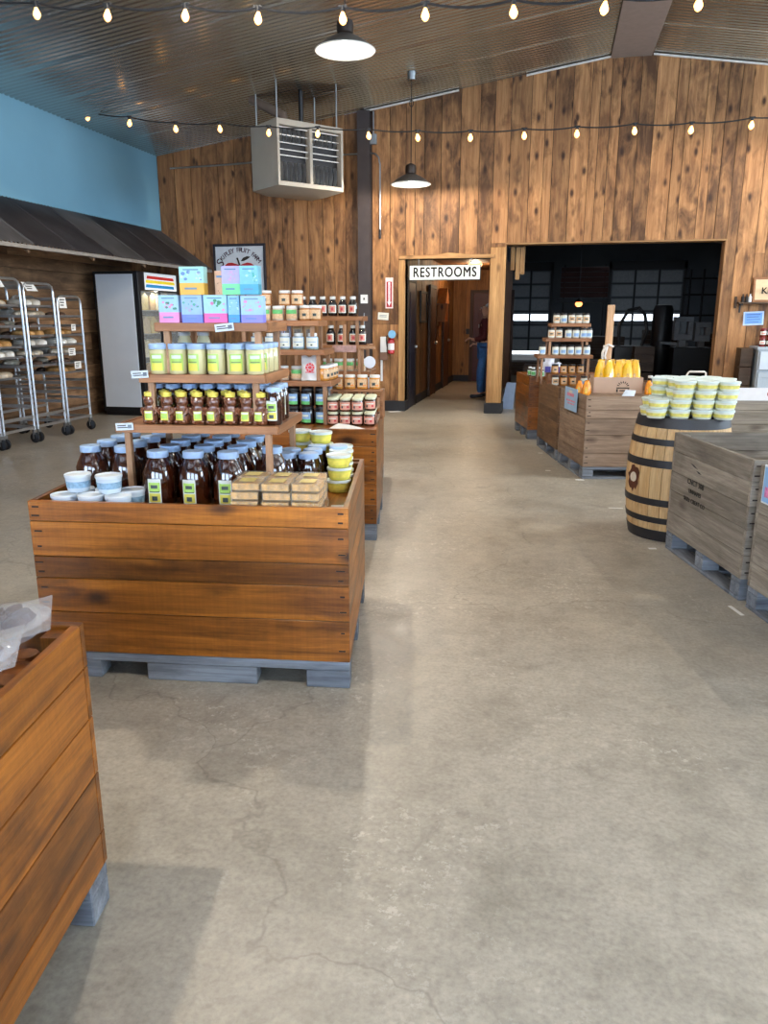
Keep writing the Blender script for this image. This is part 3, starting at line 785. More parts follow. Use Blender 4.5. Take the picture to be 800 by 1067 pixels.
# bee-print gift boxes on the top shelf
def gift(label, x, y, z, w, h, d, top, bot, spl, acc, rz=0, dots='#ffffff'):
    p = SA @ Vector((x, y, z)); t = thing('printed_carton', label, 'box', p, RA + rz, 'printed cartons on the top stand shelf')
    a = pm('carton_' + top[1:], top, .45, var=.08, scale=45); c = pm('carton_' + bot[1:], bot, .45, var=.08, scale=30)
    b = MB(); b.box(-w/2, w/2, 0, d, h*spl, h); b.mi = 1; b.box(-w/2, w/2, 0, d, 0, h*spl)
    q = b
    rnd = random.Random(len(label)*7 + int(x*1000))
    for k in range(11):
        fx, fz = rnd.uniform(-.40,.40)*w, h*rnd.uniform(spl+.1,.82); r = rnd.uniform(.035,.09)*w
        q.mi = 2 + k % 2
        q.add([(fx + r*math.cos(i*math.pi/4), -.0006, fz + r*math.sin(i*math.pi/4)*.8) for i in range(8)], [tuple(range(8))])
    q.mi = 4; q.box(-.34*w, .3*w, -.0008, -.0002, h*.87, h*.91); q.box(-.3*w, .2*w, -.0008, -.0002, h*spl*.45, h*spl*.6)
    q.build('carton', [a, c, pm('print_' + acc[1:], acc, .5), pm('print_' + dots[1:], dots, .5), pm('print_text', '#5a7fa0', .5)], t, smooth=False)
gift('pink and sky-blue printed carton, leftmost in the lower row on the top shelf', -0.13, .055, 1.43, 0.083, .108, .05, '#a8d0ea', '#e58fc2', .38, '#3f7f6a', dots='#e88fb8')
gift('violet-blue printed carton in the lower row, second from the left', -0.034, .055, 1.43, 0.086, .108, .05, '#9fc0ee', '#6f7fe0', .3, '#3f8f7a', dots='#b9a8ea')
gift('bright pink and mint printed carton in the lower row, third from the left', 0.0625, .055, 1.43, 0.094, .108, .05, '#a9d8ec', '#ec5fa4', .34, '#3f8f62', dots='#ee8fc4')
gift('narrow blue printed carton in the lower row, between the pink and the lilac one', 0.1355, .066, 1.43, 0.047, .106, .05, '#8fc3ea', '#3f8fc8', .3, '#5fb0dc', dots='#c8e4f4')
gift('lilac and sky-blue printed carton, rightmost in the lower row', 0.213, .055, 1.43, 0.089, .104, .05, '#a9d0f0', '#8a86e6', .3, '#d98fc0', dots='#c8b8ee')
gift('golden orange and teal printed carton stacked on the lower cartons at left', -0.029, .056, 1.5395, 0.1, .108, .05, '#a8dcd8', '#d9a032', .42, '#d8eef0', dots='#5f7fb0')
gift('violet and green printed carton stacked in the upper row, centre', 0.129, .066, 1.5395, 0.073, .11, .05, '#b9b4ee', '#6fc88a', .38, '#c8a8ea', dots='#d9b0e8')
gift('turquoise printed carton stacked in the upper row, right', 0.206, .056, 1.5395, 0.075, .11, .05, '#7fc4d8', '#3f94ae', .36, '#b8e4ea', dots='#4fb0a8')
gift('tan kraft carton standing behind the upper row', 0.066, .13, 1.43, 0.046, .205, .05, '#d6a581', '#d6a581', .4, '#a0714c', dots='#8a5f40')

# white tubs front left in the honey bin
def tub(name, label, r, h, body, lid, lab=None, cat='tub'):
    t = thing(name, label, cat, (0,0,-9))
    b = MB(); b.lathe([(r*.78,0),(r*.82,.003),(r*.95,h-.012),(r*.95,h-.008)], 22)
    if lab is not None:
        b.mi = 1
        for (z0, z1) in ((h*.25, h*.62),):
            f = lambda z: r*(.82+.13*z/h) + .0012
            b.lathe([(f(z0), z0), (f(z1), z1)], 22)
    b.build('tub_body', [body] + ([lab] if lab else []), t)
    b = MB(); b.lathe([(r*.985,h-.012),(r,h-.01),(r,h-.002),(r*.97,h),(r*.9,h-.001),(r*.88,h-.004),(0,h-.004)], 22); b.build('lid', lid, t)
    return t
TUBW = pm('tub_white', '#d6e2ec', .4, var=.03); TUBY = pm('tub_yellow', '#d9cc57', .4, var=.15, scale=40); TUBL = pm('tub_print', '#8fb0c8', .5, var=.3, scale=60)
CLEARISH = pm('tub_lid_clear', '#dfe8e4', .3, var=.05)
wt = Maker(tub('honey_butter_tub', 'x', .053, .072, TUBW, pm('tub_lid_white', '#e4ecf2', .4, var=.03), TUBL))
lay = [((.17,.09), .69), ((.285,.085), .69), ((.235,.20), .69), ((.35,.19), .69), ((.12,.2), .69)]
DA = lambda x, y, z: P('A', x, y, z)
def put_a(m, x, y, z, lab, g, rz=None):
    m.put(DA(x, y, z), random.uniform(-3,3) if rz is None else rz, lab, g)
for q, (x, y) in enumerate(((.115,.085), (.228,.085), (.341,.085), (.14,.195), (.255,.2), (.36,.20))):
    put_a(wt, x, y, .691, 'white plastic tub in the honey bin, bottom layer, %s' % ('front left','front middle','front right','rear left','rear middle','rear right')[q], 'white tubs in the honey bin')
put_a(wt, .155, .14, .7635, 'white plastic tub stacked on top in the front left corner, left one', 'white tubs in the honey bin')
put_a(wt, .29, .13, .7635, 'white plastic tub stacked on top in the front left corner, right one', 'white tubs in the honey bin')
# yellow tubs right rear of the honey bin
yt = Maker(tub('yellow_tub', 'x', .056, .056, TUBY, CLEARISH, pm('yellow_band', '#e6d35a', .5, var=.2, scale=40)))
k = 0
for (x, y, n) in ((-.907,3.27,3), (-.93,3.39,3), (-.96,3.515,3), (-1.075,3.56,4), (-1.19,3.585,4)):
    for i in range(n):
        yt.put((x + random.uniform(-.003,.003), y, .691 + i*.0565), random.uniform(-3,3), 'yellow and white tub in the honey bin, %s of the %s stack' % (('bottom','second','third','top')[i] if n == 4 or i < 2 else 'top', ('nearest right','second right','third right','rear middle','rear left')[k]), 'yellow tubs in the honey bin')
    k += 1
# honeycomb boxes
def comb():
    t = thing('honeycomb_pack', 'x', 'box', (0,0,-9))
    b = MB(); b.box(-.0525,.0525,-.0525,.0525,.0035,.0302); b.build('honeycomb', pm('honeycomb', '#dba449', .35, coat=.6, var=.4, scale=60, bump=.5), t, bevel=.002)
    b = MB(); b.box(-.056,.056,-.056,.056,.0,.0032); b.box(-.057,.057,-.057,.057,.0305,.035)
    for sx in (-1, 1):
        b.box(sx*.0545-.001, sx*.0545+.001, -.055, .055, .0032, .0305); b.box(-.055, .055, sx*.0545-.001, sx*.0545+.001, .0032, .0305)
    b.build('clear_box', pm('clear_plastic', '#f2ead8', .12, var=.02, alpha=.17), t, bevel=.0015)
    b = MB(); b.box(-.03,.03,-.034,.03,.0352,.0358); b.build('label', pm('comb_label', '#e6cd7a', .5, var=.15, scale=50), t, smooth=False)
    return t
cb = Maker(comb())
for l in range(4):
    for q, (x, y) in enumerate(((.875,.09), (.995,.085), (1.115,.09), (.88,.21), (1.0,.205), (1.115,.21))):
        put_a(cb, x + random.uniform(-.004,.004), y, .691 + l*.0362, 'clear pack of honeycomb in the honey bin, %s layer, %s' % (('bottom','second','third','top')[l], ('front left','front middle','front right','rear left','rear middle','rear right')[q]), 'honeycomb packs', rz=RA + random.uniform(-.04,.04))
b = MB(); b.box(-.03,.03,-.02,.02,0,.001); p = DA(1.215,.27,.6905); tag(b.build('paper_tag', PAPER, loc=p, rz=.3, smooth=False), 'small white paper tag lying on the deck beside the honeycomb packs', 'tag')
# ---------- goods on the jam jar bin
def lay_row(maker, M, x0, dx, y, z, n, labf, group, rz=R(6), jit=.003):
    for q in range(n):
        p = M @ Vector((x0 + dx*q + random.uniform(-jit, jit), y + random.uniform(-jit, jit), z))
        maker.put(p, rz + random.uniform(-.15, .15), labf(q), group)
JAML = [(LP,0,1,0,1,0), (LI,.2,.5,.2,.34,.0006), (LR,.25,.5,.62,.8,.0006), (LW,.62,.74,.2,.8,.0006)]
pj = Maker(jar_proto('jam_jar', 'x', 'jar', .0385, .092, BRNJ, CREAMLID, lidr=.036, lidh=.016, lab=JAML, labz=(.014, .064), laba=2.3, shoulder=.88, neck=.9, n=16))
PB = lambda x, y, z=0: BINS['B'][1] @ Vector((x, y, z))
cols = ['leftmost','second from left','third from left','rightmost']
rws = ['front row','second row','third row','back row']
BIA = R(6)
for r_ in range(4):
    for c in range(4):
        p = PB(.972 + c*.083, .245 + r_*.083, .741)
        pj.put(p, BIA + random.uniform(-.2,.2), 'pink-labelled jam jar in the stack, bottom layer, %s, %s' % (rws[r_], cols[c]), 'pink-labelled jam jars')
    for c in range(3 if r_ < 1 else 4):
        p = PB(.972 + c*.083, .245 + r_*.083, .8345)
        pj.put(p, BIA + random.uniform(-.2,.2), 'pink-labelled jam jar in the stack, upper layer, %s, %s' % (rws[r_], cols[c] if c < 3 or r_ else cols[c]), 'pink-labelled jam jars')
# raised row behind, on a small riser
b = MB(); b.tint = (.9,.4,.2); b.box(0, .38, 0, .14, .19, .208); b.box(0, .02, 0, .14, 0, .19); b.box(.36, .38, 0, .14, 0, .19)
tag(b.build('display_riser', SHELFX, loc=PB(.915, .60, .741), rz=BIA, bevel=.002), 'small wooden riser behind the stacked jam jars', 'riser')
oj = Maker(jar_proto('fruit_jar', 'x', 'jar', .041, .1, AMBJ, WHITELID, lidr=.037, lidh=.018, lab=[(LK,0,1,0,1,0),(LI,.2,.55,.3,.6,.0006),(LO,.1,.3,.6,.9,.0006)], labz=(.016,.07), laba=2., shoulder=.88, neck=.9, n=16))
for c in range(4):
    oj.put(PB(.965 + c*.09, .665, .95), BIA, 'black-banded jar with white lid on the riser behind the jam jars, %s' % cols[c], 'jars on the riser')
# big dark jars under the stand
bj = Maker(jar_proto('dark_jam_jar', 'x', 'jar', .047, .122, DARKJ, BLACKLID, lidr=.042, lidh=.018, lab=[(LB,.3,1,0,1,0),(LF,0,.3,0,1,0),(LW,.55,.75,.2,.8,.0007)], labz=(.014, .085), laba=1.5, shoulder=.9, neck=.9, n=18))
for l in range(2):
    for r_ in range(2):
        for c in range(3):
            p = SBM @ Vector((.075 + c*.098 - .02*r_, .06 + r_*.1, .741 + l*.1225))
            bj.put(p, BIA + random.uniform(-.3,.3), 'large dark jar under the rear stand, %s layer, %s, %s' % (('lower','upper')[l], ('front','back')[r_], ('left','middle','right')[c]), 'large dark jars')
# shelf 1 of stand B: mixed jars and the white bag
gj = Maker(jar_proto('green_label_jar', 'x', 'jar', .04, .095, PALEJ, WHITELID, lidr=.037, lidh=.017, lab=[(LK,0,.62,0,1,0),(LF,.55,1,.05,.95,.0004)], labz=(.012,.07), laba=2.2, shoulder=.9, neck=.92, n=16))
for q, x in enumerate((-.27, -.18, -.09, .0, .095)):
    gj.put(SBM @ Vector((x, .10, 1.036)), BIA, 'green-labelled jar on the lowest shelf of the rear stand, %s from left' % ORD[q], 'green-labelled jars')
for q, (x, y) in enumerate(((.285,.07), (.295,.16), (.3,.25), (.3,.34))):
    oj.put(SBM @ Vector((x, y, 1.036)), BIA + 1.2, 'amber jar at the right end of the lowest rear shelf, %s from the front' % ORD[q], 'amber jars on the rear stand')
t = thing('chip_bag', 'white paper bag with a round red print leaning on the jar shelf', 'bag', SBM @ Vector((.2, .045, 1.036)), BIA)
def bag_mesh(w, h, d, n=10, m=10, seal=.09):
    b = MB(); vs = []
    for s in (-1, 1):
        for j in range(m+1):
            for i in range(n+1):
                u, v = i/n, j/m
                bulge = math.sin(math.pi*u)**.6 * (math.sin(math.pi*min(1, v*1.02+.02))**.55 if v > .12 else .75)
                x = (u-.5)*w*(1 - .06*math.sin(math.pi*v)); z = v*h
                vs.append((x, s*d*.5*max(.02, bulge) + .006*math.sin(9*u+7*v), z + .008*math.sin(11*u)*(v > .9)))
    k = (n+1)*(m+1); fs = []
    for s in range(2):
        for j in range(m):
            for i in range(n):
                a = s*k + j*(n+1)+i; fs.append((a, a+1, a+n+2, a+n+1))
    for j in range(m):
        for i in (0, n):
            a = j*(n+1)+i; fs.append((a, a+n+1, k+a+n+1, k+a))
    for i in range(n):
        for j in (0, m):
            a = j*(n+1)+i; fs.append((a, a+1, k+a+1, k+a))
    b.add(vs, fs); return b
b = bag_mesh(.13, .165, .05); M_ = Matrix.Rotation(R(-9), 4, 'X')
b.v = [M_ @ v for v in b.v]; b.build('bag_body', pm('bag_white', '#e6e9ec', .5, var=.05), t)
b = MB()
for i in range(8):
    a = i*math.pi/4
    b.add([(.032*math.cos(a+k*.2)*f, -.0275 + .004, .085 + .032*math.sin(a+k*.2)*f) for k, f in ((-1.6,.55),(-1.6,1.),(1.6,1.),(1.6,.55))], [(0,1,2,3)])
b.add([(.013*math.cos(i*math.pi/5), -.026, .085+.011*math.sin(i*math.pi/5)) for i in range(10)], [tuple(range(10))])
b.box(-.03,.03,-.0265,-.0255,.05,.056)
b.v = [M_ @ (v + Vector((0,-.004,0))) for v in b.v]; b.build('red_print', pm('red_print', '#cf4048', .5), t, smooth=False)
# shelf 2: white labelled jars
sjb = Maker(jar_proto('white_label_jar', 'x', 'jar', .042, .108, pm('grey_green_jar', '#8fa39a', .2, coat=.8), WHITELID, lidr=.03, lidh=.02, lab=[(LB,0,1,0,1,0),(LW,.08,.92,.06,.94,.0004),(LI,.2,.32,.44,.56,.0008),(LB,.5,.56,.2,.8,.0008)], labz=(.012,.085), laba=2.3, shoulder=.88, neck=.7, n=18))
for q, x in enumerate((-.17, -.075, .02, .115, .21)):
    sjb.put(SBM @ Vector((x, .09, 1.241)), BIA, 'jar with pale blue label on the middle rear shelf, %s from left' % ORD[q], 'pale-labelled jars')
gpk = pm('postcard_print', '#8a7a6c', .6, var=.5, scale=50)
for q, (x, w, c) in enumerate(((-.06,.05,'#d8c3c8'), (.0,.045,'#b9c0dc'), (.075,.07,'#c9a377'), (.15,.05,'#c39c6a'))):
    b = MB(); b.box(-w/2, w/2, 0, .03, 0, .16); b.mi = 1; b.box(-w*.35, w*.35, -.0008, 0, .05, .13)
    tag(b.build('small_packet', [pm('packet_'+c[1:], c, .6, var=.08), gpk], loc=SBM @ Vector((x, .25, 1.241)), rz=BIA, bevel=.0015), 'narrow upright packet behind the pale-labelled jars, %s from the left' % ORD[q], 'packet', 'packets on the middle rear shelf')
# shelf 3
for q, x in enumerate((-.2, -.11, -.02, .075)):
    gj.put(SBM @ Vector((x, .09, 1.431)), BIA, 'green-labelled jar on the top shelf of the rear stand, %s from left' % ORD[q], 'green-labelled jars')
kj = Maker(jar_proto('brown_spread_jar', 'x', 'jar', .041, .098, pm('light_brown_spread', '#a86f3e', .2, coat=.8, var=.25, scale=40), WHITELID, lidr=.037, lidh=.017, lab=[(LK,0,1,0,1,0),(LI,.3,.6,.35,.65,.0006)], labz=(.012,.07), laba=2.0, shoulder=.88, neck=.9, n=16))
for q, x in enumerate((.165, .235)):
    kj.put(SBM @ Vector((x, .09, 1.431)), BIA, 'jar with kraft label at the right end of the top rear shelf, %s one' % ('left','right')[q], 'kraft-labelled jars')
for q, x in enumerate((-.13, -.05, .06, .14, .21)):
    kj.put(SBM @ Vector((x, .25 if q in (1,4) else .17, 1.431)) + Vector((0, 0, .0)), BIA, 'jar of brown spread, second row of the top rear shelf, %s from left' % ORD[q], 'jars of brown spread')
for q, x in enumerate((-.105, .025, .11)):
    kj.put(SBM @ Vector((x, .105, 1.5275)), BIA, 'jar of brown spread stacked highest on the top rear shelf, %s' % ('left','middle','right')[q], 'jars of brown spread')
# bottles on the last stand
db = Maker(jar_proto('syrup_bottle', 'x', 'bottle', .037, .15, DARKJ, WHITELID, lidr=.022, lidh=.022, lab=[(LW,0,1,0,1,0),(LP,.1,.9,.15,.85,.0005),(LR,.3,.7,.35,.65,.0009)], labz=(.025,.085), laba=1.8, shoulder=.68, neck=.5, n=16))
for q, x in enumerate((-.16, -.08, .0, .08, .16, .24)):
    db.put(SCM @ Vector((x, .09, 1.461)), R(6) + random.uniform(-.2,.2), 'dark white-capped bottle on the farthest top shelf, %s from left' % ORD[q], 'syrup bottles')
for q, x in enumerate((.06, .15, .24, .31)):
    db.put(SCM @ Vector((x, .10, 1.241)), R(6) + random.uniform(-.2,.2), 'dark bottle on the middle shelf of the farthest stand, %s from left' % ORD[q], 'dark bottles on the farthest stand')
for q, x in enumerate((.03, .12, .21, .3)):
    gj.put(SCM @ Vector((x, .10, 1.036)), R(6) + random.uniform(-.2,.2), 'green-labelled jar on the lowest shelf of the farthest stand, %s from left' % ORD[q], 'green-labelled jars')
# hanging discs on a slim display pole
t = thing('display_pole', 'slim wooden pole with a pinkish cross sign at the back of the jam jar bin', 'display', PB(1.0, .86, .741), BIA)
b = MB(); b.tint = (1.1,.2,0); b.box(-.012,.012,-.012,.012,0,.66); b.box(-.06,.06,-.03,.03,-.0,.012); b.build('pole', SHELFZ, t, bevel=.002)
b = MB(); b.box(-.09,.09,-.022,-.013,.46,.51); b.build('cross_sign', pm('pinkish_sign', '#b58f86', .6, var=.25, scale=40), t, bevel=.003)
t = thing('hanging_disc_rack', 'small rack with two round white discs hanging one above the other by the dark column', 'rack', PB(1.19, .83, .741), BIA)
b = MB(); b.tint = (1.,.2,0); b.box(-.09,-.07,-.01,.01,0,.50); b.box(-.09,.04,-.01,.01,.485,.505); b.box(-.11,-.03,-.04,.04,0,.012); b.build('rack_frame', SHELFZ, t, bevel=.002)
b = MB(); b.tube([(.0,-.012,.49),(.0,-.012,.18)], .002, 6); b.build('cord', INK, t)
for z in (.39, .235):
    b = MB(); b.lathe([(0,-.004),(.042,-.003),(.044,.0),(.042,.003),(0,.004)], 24, M=Matrix.Translation((0,-.018,z)) @ Matrix.Rotation(R(90), 4, 'X')); b.build('white_disc', pm('white_disc', '#dfe6f2', .4, var=.04), t)
t = thing('lantern_jar', 'pale round jar with glass dome at the rear of the jam jar bin', 'jar', PB(.87, .81, .741), BIA)
b = MB(); b.lathe([(.04,0),(.05,.01),(.05,.16),(.035,.2),(.035,.22)], 18); b.build('ceramic_body', pm('ceramic_pale', '#cdd3d8', .3, var=.1), t)
b = MB(); b.lathe([(.04,.2),(.045,.23),(.03,.26),(.008,.27),(.01,.285),(0,.29)], 18); b.build('lid', pm('ceramic_blue', '#93a7c4', .3), t)
te = jar_proto('teal_bottle', 'teal green bottle standing beside the stacked jam jars', 'bottle', .026, .19, pm('teal_glass', '#4f9a86', .2, coat=.8), WHITELID, lidr=.013, lidh=.02, shoulder=.65, neck=.4)
te.location = PB(.905, .52, .741)
b = MB(); b.add([(0,0,0),(.19,-.005,.001),(.24,.02,.001),(.05,.1,.024),(.02,.05,.012),(.13,.055,.02)], [(0,1,5,4),(1,2,5),(4,5,3),(5,2,3)])
tag(b.build('paper_sheet', PAPER, loc=PB(.96, .06, .741), rz=BIA, smooth=False), 'crumpled white paper sheet at the front edge of the jam jar bin', 'paper')

# ---------- clamshells in the foreground bin
def clam():
    t = thing('clamshell_pack', 'x', 'pack', (0,0,-9))
    pl = pm('clamshell_plastic', '#dfe3ee', .08, var=.02, alpha=.24, coat=1.)
    b = MB()
    b.lathe([(.07,0),(.075,.02),(.095,.028)], 20, sx=1.1, sy=.85)
    b.lathe([(.095,.031),(.075,.038),(.06,.058),(.03,.066),(0,.067)], 20, sx=1.1, sy=.85)
    b.build('plastic_shell', pl, t, ang=70)
    b = MB(); b.box(-.105,.105,-.085,.085,.0285,.0305); b.build('flange', pl, t, bevel=.006)
    b = MB(); r2 = random.Random(3)
    for k in range(7):
        a = k*2*math.pi/7; b.lathe([(0,-.02),(.022,-.014),(.028,0),(.02,.016),(0,.02)], 8, c=(.046*math.cos(a),.036*math.sin(a),.032))
    b.lathe([(0,-.012),(.02,-.008),(.024,0),(.017,.012),(0,.015)], 8, c=(0,0,.034))
    b.build('baked_goods', pm('dark_fruit', '#3a1c16', .5, var=.4, scale=30), t)
    return t
cm = Maker(clam())
for q, (x, y, z, rz, tx, ty) in enumerate(((-1.15,1.37,.765,.55,.12,-.18), (-1.10,1.20,.765,.5,.12,-.2), (-1.25,1.30,.815,.6,.1,-.12), (-1.2,1.1,.815,.4,.1,-.12), (-1.05,1.02,.75,.3,.2,-.3), (-1.38,1.12,.78,.8,.1,.1), (-1.5,1.3,.77,.2,.05,.1), (-1.3,.9,.77,.9,.05,.02), (-1.6,1.05,.74,.5,0,0))):
    o = cm.put((x, y, z), 0, 'clear clamshell pack in the left foreground bin, %s' % ('by the rear right corner','along the right wall, second from the back','lying highest at the rear','on the heap behind the second one','along the right wall, third from the back','in the middle of the heap','far left at the rear','front of the heap','leftmost')[q], 'clamshell packs')
    o.rotation_euler = (tx, ty, rz)
b = MB(); r2 = random.Random(5)
for k in range(46):
    x, y = r2.uniform(.35, 1.2), r2.uniform(.3, 1.0); r = r2.uniform(.03, .045)
    p = P('C', x, y, .685 + r2.uniform(0,.03)); b.lathe([(0,-r*.6),(r*.8,-r*.4),(r,0),(r*.75,r*.45),(0,r*.6)], 10, c=p)
tag(b.build('loose_cookies', pm('orange_brown_cookie', '#9a5a26', .6, var=.35, scale=40)), 'orange-brown baked goods heaped beneath the clamshell packs', 'baked goods', kind='stuff')

# ---------- right-hand row: stand jars, D / E goods
wj = Maker(jar_proto('small_pale_jar', 'x', 'jar', .037, .105, PALEJ, BLACKLID, lidr=.034, lidh=.018, lab=[(LW,0,1,0,1,0),(LK,.15,.85,.1,.9,.0005),(LI,.4,.6,.3,.7,.0008)], labz=(.012,.08), laba=2.2, shoulder=.86, neck=.88, n=14))
wb = Maker(jar_proto('blue_white_jar', 'x', 'jar', .037, .105, PALEJ, BLACKLID, lidr=.034, lidh=.018, lab=[(LW,0,1,0,1,0),(LB,.1,.6,.2,.8,.0005)], labz=(.012,.08), laba=2.4, shoulder=.86, neck=.88, n=14))
SN = {0: 'top', 1: 'second', 2: 'third'}
for s_, (z, y, xs) in enumerate(((1.391, .10, (-.13,-.055,.03,.105,.18)), (1.236, .08, (-.18,-.10,.0,.08,.16,.215)), (1.061, .06, (-.27,-.13,-.05,.03,.11,.2)))):
    for q, x in enumerate(xs):
        m_ = wj if (s_ == 0 and q != 1) or (s_ == 1 and q < 2) else wb
        m_.put(SDM @ Vector((x, y, z)), R(7), 'pale black-lidded jar, %s shelf of the doorway stand, %s from left' % (SN[s_], ORD[q]), 'pale jars on the doorway stand')
aj = Maker(jar_proto('amber_jar', 'x', 'jar', .04, .1, AMBJ, BLACKLID, lidr=.036, lidh=.018, lab=[(LK,0,1,0,1,0),(LI,.35,.6,.3,.7,.0006)], labz=(.015,.075), laba=1.6, shoulder=.86, neck=.88, n=14))
for q, x in enumerate((-.12, -.03, .06, .15)):
    aj.put(SDM @ Vector((x, .09, .86)), R(7), 'amber jar under the lowest doorway stand shelf, %s from left' % ORD[q], 'amber jars under the doorway stand')
b = MB(); b.tint = (.8,.4,.4); b.box(-.2,.25,.0,.2,0,.114); tag(b.build('jar_crate', SHELFX, loc=SDM @ Vector((0,.03,.745)), rz=R(7), bevel=.004), 'low wooden crate under the doorway stand', 'crate')
PE = lambda x, y, z=.746: BINS['E'][1] @ Vector((x, y, z))
PD = lambda x, y, z=.746: BINS['D'][1] @ Vector((x, y, z))
PF = lambda x, y, z=.746: BINS['F'][1] @ Vector((x, y, z))
for q, x in enumerate((.05, .14, .235)):
    (wj if q == 0 else aj).put(PE(x, .42 + .0*q), R(7), 'jar at the left rim of the plain brown bin, %s' % ('nearest the bags','middle one','right one')[q], 'jars on the plain brown bin')
for q, x in enumerate((.33, .42, .51, .60)):
    wb.put(PE(x, .33), R(7), 'white-labelled jar on the brown bin before the doorway stand, %s from left' % ORD[q], 'white-labelled jars')
gb = Maker(jar_proto('green_bottle', 'x', 'bottle', .032, .115, pm('dark_green_sauce', '#2c3320', .2, coat=.8), WHITELID, lidr=.02, lidh=.02, lab=[(LW,0,1,0,1,0),(LF,.1,.8,.1,.9,.0005)], labz=(.015,.075), laba=2.2, shoulder=.72, neck=.55, n=14))
for q, (x, y) in enumerate(((.06,.30), (.075,.17), (.15,.22), (.16,.09))):
    gb.put(PD(x, y), R(9), 'small white-capped sauce bottle on the orange-stained far bin, %s from left' % ORD[q], 'small sauce bottles')
for q, (x, y, z) in enumerate(((.27,.28,.746), (.36,.2,.746), (.31,.36,.83))):
    t = thing('snack_pouch', 'white and violet snack pouch on the far right-hand bin, %s' % ('left one','right one','rear one standing highest')[q], 'pouch', PD(x, y, .746), R(9), 'snack pouches')
    b = bag_mesh(.12, .17 if q < 2 else .22, .05, 8, 8); b.build('pouch', pm('pouch_white', '#d9dbe6', .4, var=.1), t)
    b = MB(); b.box(-.035,.035,-.034,-.028,.05,.12); b.build('violet_print', pm('violet_print', '#5a55b0', .5, var=.3, scale=40), t, smooth=False)

# ---------- tan bin F: cardboard box of yellow bags
KR = pm('cardboard', '#c0a189', .8, var=.06, scale=6)
t = thing('cardboard_box', 'open tan cardboard box with a dark leaf emblem holding yellow bags', 'box', (.405, 7.72, .746), R(4))
b = MB(); w_, d_, h_ = .46, .30, .15
b.box(0,w_,0,.005,0,h_); b.box(0,w_,d_-.005,d_,0,h_); b.box(0,.005,.005,d_-.005,0,h_); b.box(w_-.005,w_,.005,d_-.005,0,h_); b.box(.005,w_-.005,.005,d_-.005,0,.005); b.build('carton', KR, t, bevel=.001)
b = MB()
for k in range(7):
    a = R(20 + k*23.3); b.add([(w_*.6 + .03*math.cos(a), -.001, .06+.03*math.sin(a)), (w_*.6+.05*math.cos(a-.12), -.001, .06+.045*math.sin(a-.12)), (w_*.6+.062*math.cos(a), -.001, .06+.06*math.sin(a)), (w_*.6+.05*math.cos(a+.12), -.001, .06+.045*math.sin(a+.12))], [(0,1,2,3)])
b.box(w_*.6-.06, w_*.6+.06, -.0012, -.0004, .045, .055); b.box(w_*.6-.06, w_*.6-.045, -.0012, -.0004, .01, .04); b.box(w_*.6+.045, w_*.6+.06, -.0012, -.0004, .01, .04); b.box(w_*.6-.03, w_*.6+.03, -.0012, -.0004, .02, .03)
b.build('emblem', INK, t, smooth=False)
YB1 = pm('yellow_bag', '#eab51c', .25, coat=.5, var=.22, scale=14); YB2 = pm('yellow_bag_window', '#cf9f3a', .2, coat=.7, var=.35, scale=50)
ORB = pm('orange_candy', '#e38a18', .25, coat=.5, var=.3, scale=30)
def ybag(w, h, d, m1, m2):
    t = thing('yellow_bag', 'x', 'bag', (0,0,-9))
    b = MB(); vs = []; n = 12; L = [(0,1,1),(.1,1.02,1.05),(.45,1.,1.),(.72,.86,.6),(.88,.6,.25),(.93,.5,.1),(1.,.58,.06)]
    for v, sw, sd in L:
        for i in range(n):
            a = 2*math.pi*i/n; ca, sa = math.cos(a), math.sin(a)
            f = lambda q: math.copysign(abs(q)**.55, q)
            vs.append((w/2*sw*f(ca), d/2*sd*f(sa), v*h + .006*math.sin(3*a)*(v > .5)))
    k = len(L); fs = [(j*n+i, j*n+(i+1)%n, (j+1)*n+(i+1)%n, (j+1)*n+i) for j in range(k-1) for i in range(n)] + [tuple(reversed(range(n))), tuple((k-1)*n+i for i in range(n))]
    b.add(vs, fs); b.build('bag_body', m1, t, ang=60)
    b = MB(); b.add([(x*w, -d*.5*yy - .0022, z*h) for x, yy, z in ((-.2,1.04,.12),(.2,1.04,.12),(.2,1.01,.42),(.1,.84,.6),(-.1,.84,.6),(-.2,1.01,.42))], [(0,1,2,5),(5,2,3,4)]); b.build('label_window', m2, t, smooth=False)
    return t
yb = Maker(ybag(.105, .30, .08, YB1, YB2))
for q, (x, y, z) in enumerate(((.066,.1,0), (.15,.08,0), (.237,.1,0), (.318,.08,0), (.395,.1,0), (.09,.21,.0), (.19,.22,0), (.29,.21,0), (.39,.22,0))):
    c, s = math.cos(R(4)), math.sin(R(4))
    yb.put((.405 + x*c - y*s, 7.72 + x*s + y*c, .752), R(4) + random.uniform(-.35,.35), 'yellow bag in the cardboard box, %s row, %s from left' % (('front' if q < 5 else 'back'), ORD[q if q < 5 else q-5]), 'yellow bags in the box')
sb = Maker(ybag(.07, .125, .06, ORB, YB1))
for q, (x, y) in enumerate(((.27,7.55), (.345,7.62), (.33,7.50))):
    sb.put((x, y, .746), random.uniform(-.4,.4), 'small orange-yellow bag on the tan bin left of the cardboard box, %s' % ('left','rear','right')[q], 'small orange bags')
for q, (x, y) in enumerate(((.91,7.68), (.985,7.72), (1.06,7.66), (1.13,7.74), (1.19,7.67))):
    sb.put((x, y, .746), random.uniform(-.4,.4), 'small orange bag right of the cardboard box, %s from left' % ORD[q], 'small orange bags')
for q, (x, y) in enumerate(((.96,8.05), (1.03,8.1))):
    db.put((x, y, .746), 0, 'dark bottle standing behind the small orange bags, %s one' % ('left','right')[q], 'dark bottles behind the orange bags')
t = thing('paper_bowl', 'pale shallow carton bowl behind the small orange bags', 'bowl', (1.13, 8.1, .746))
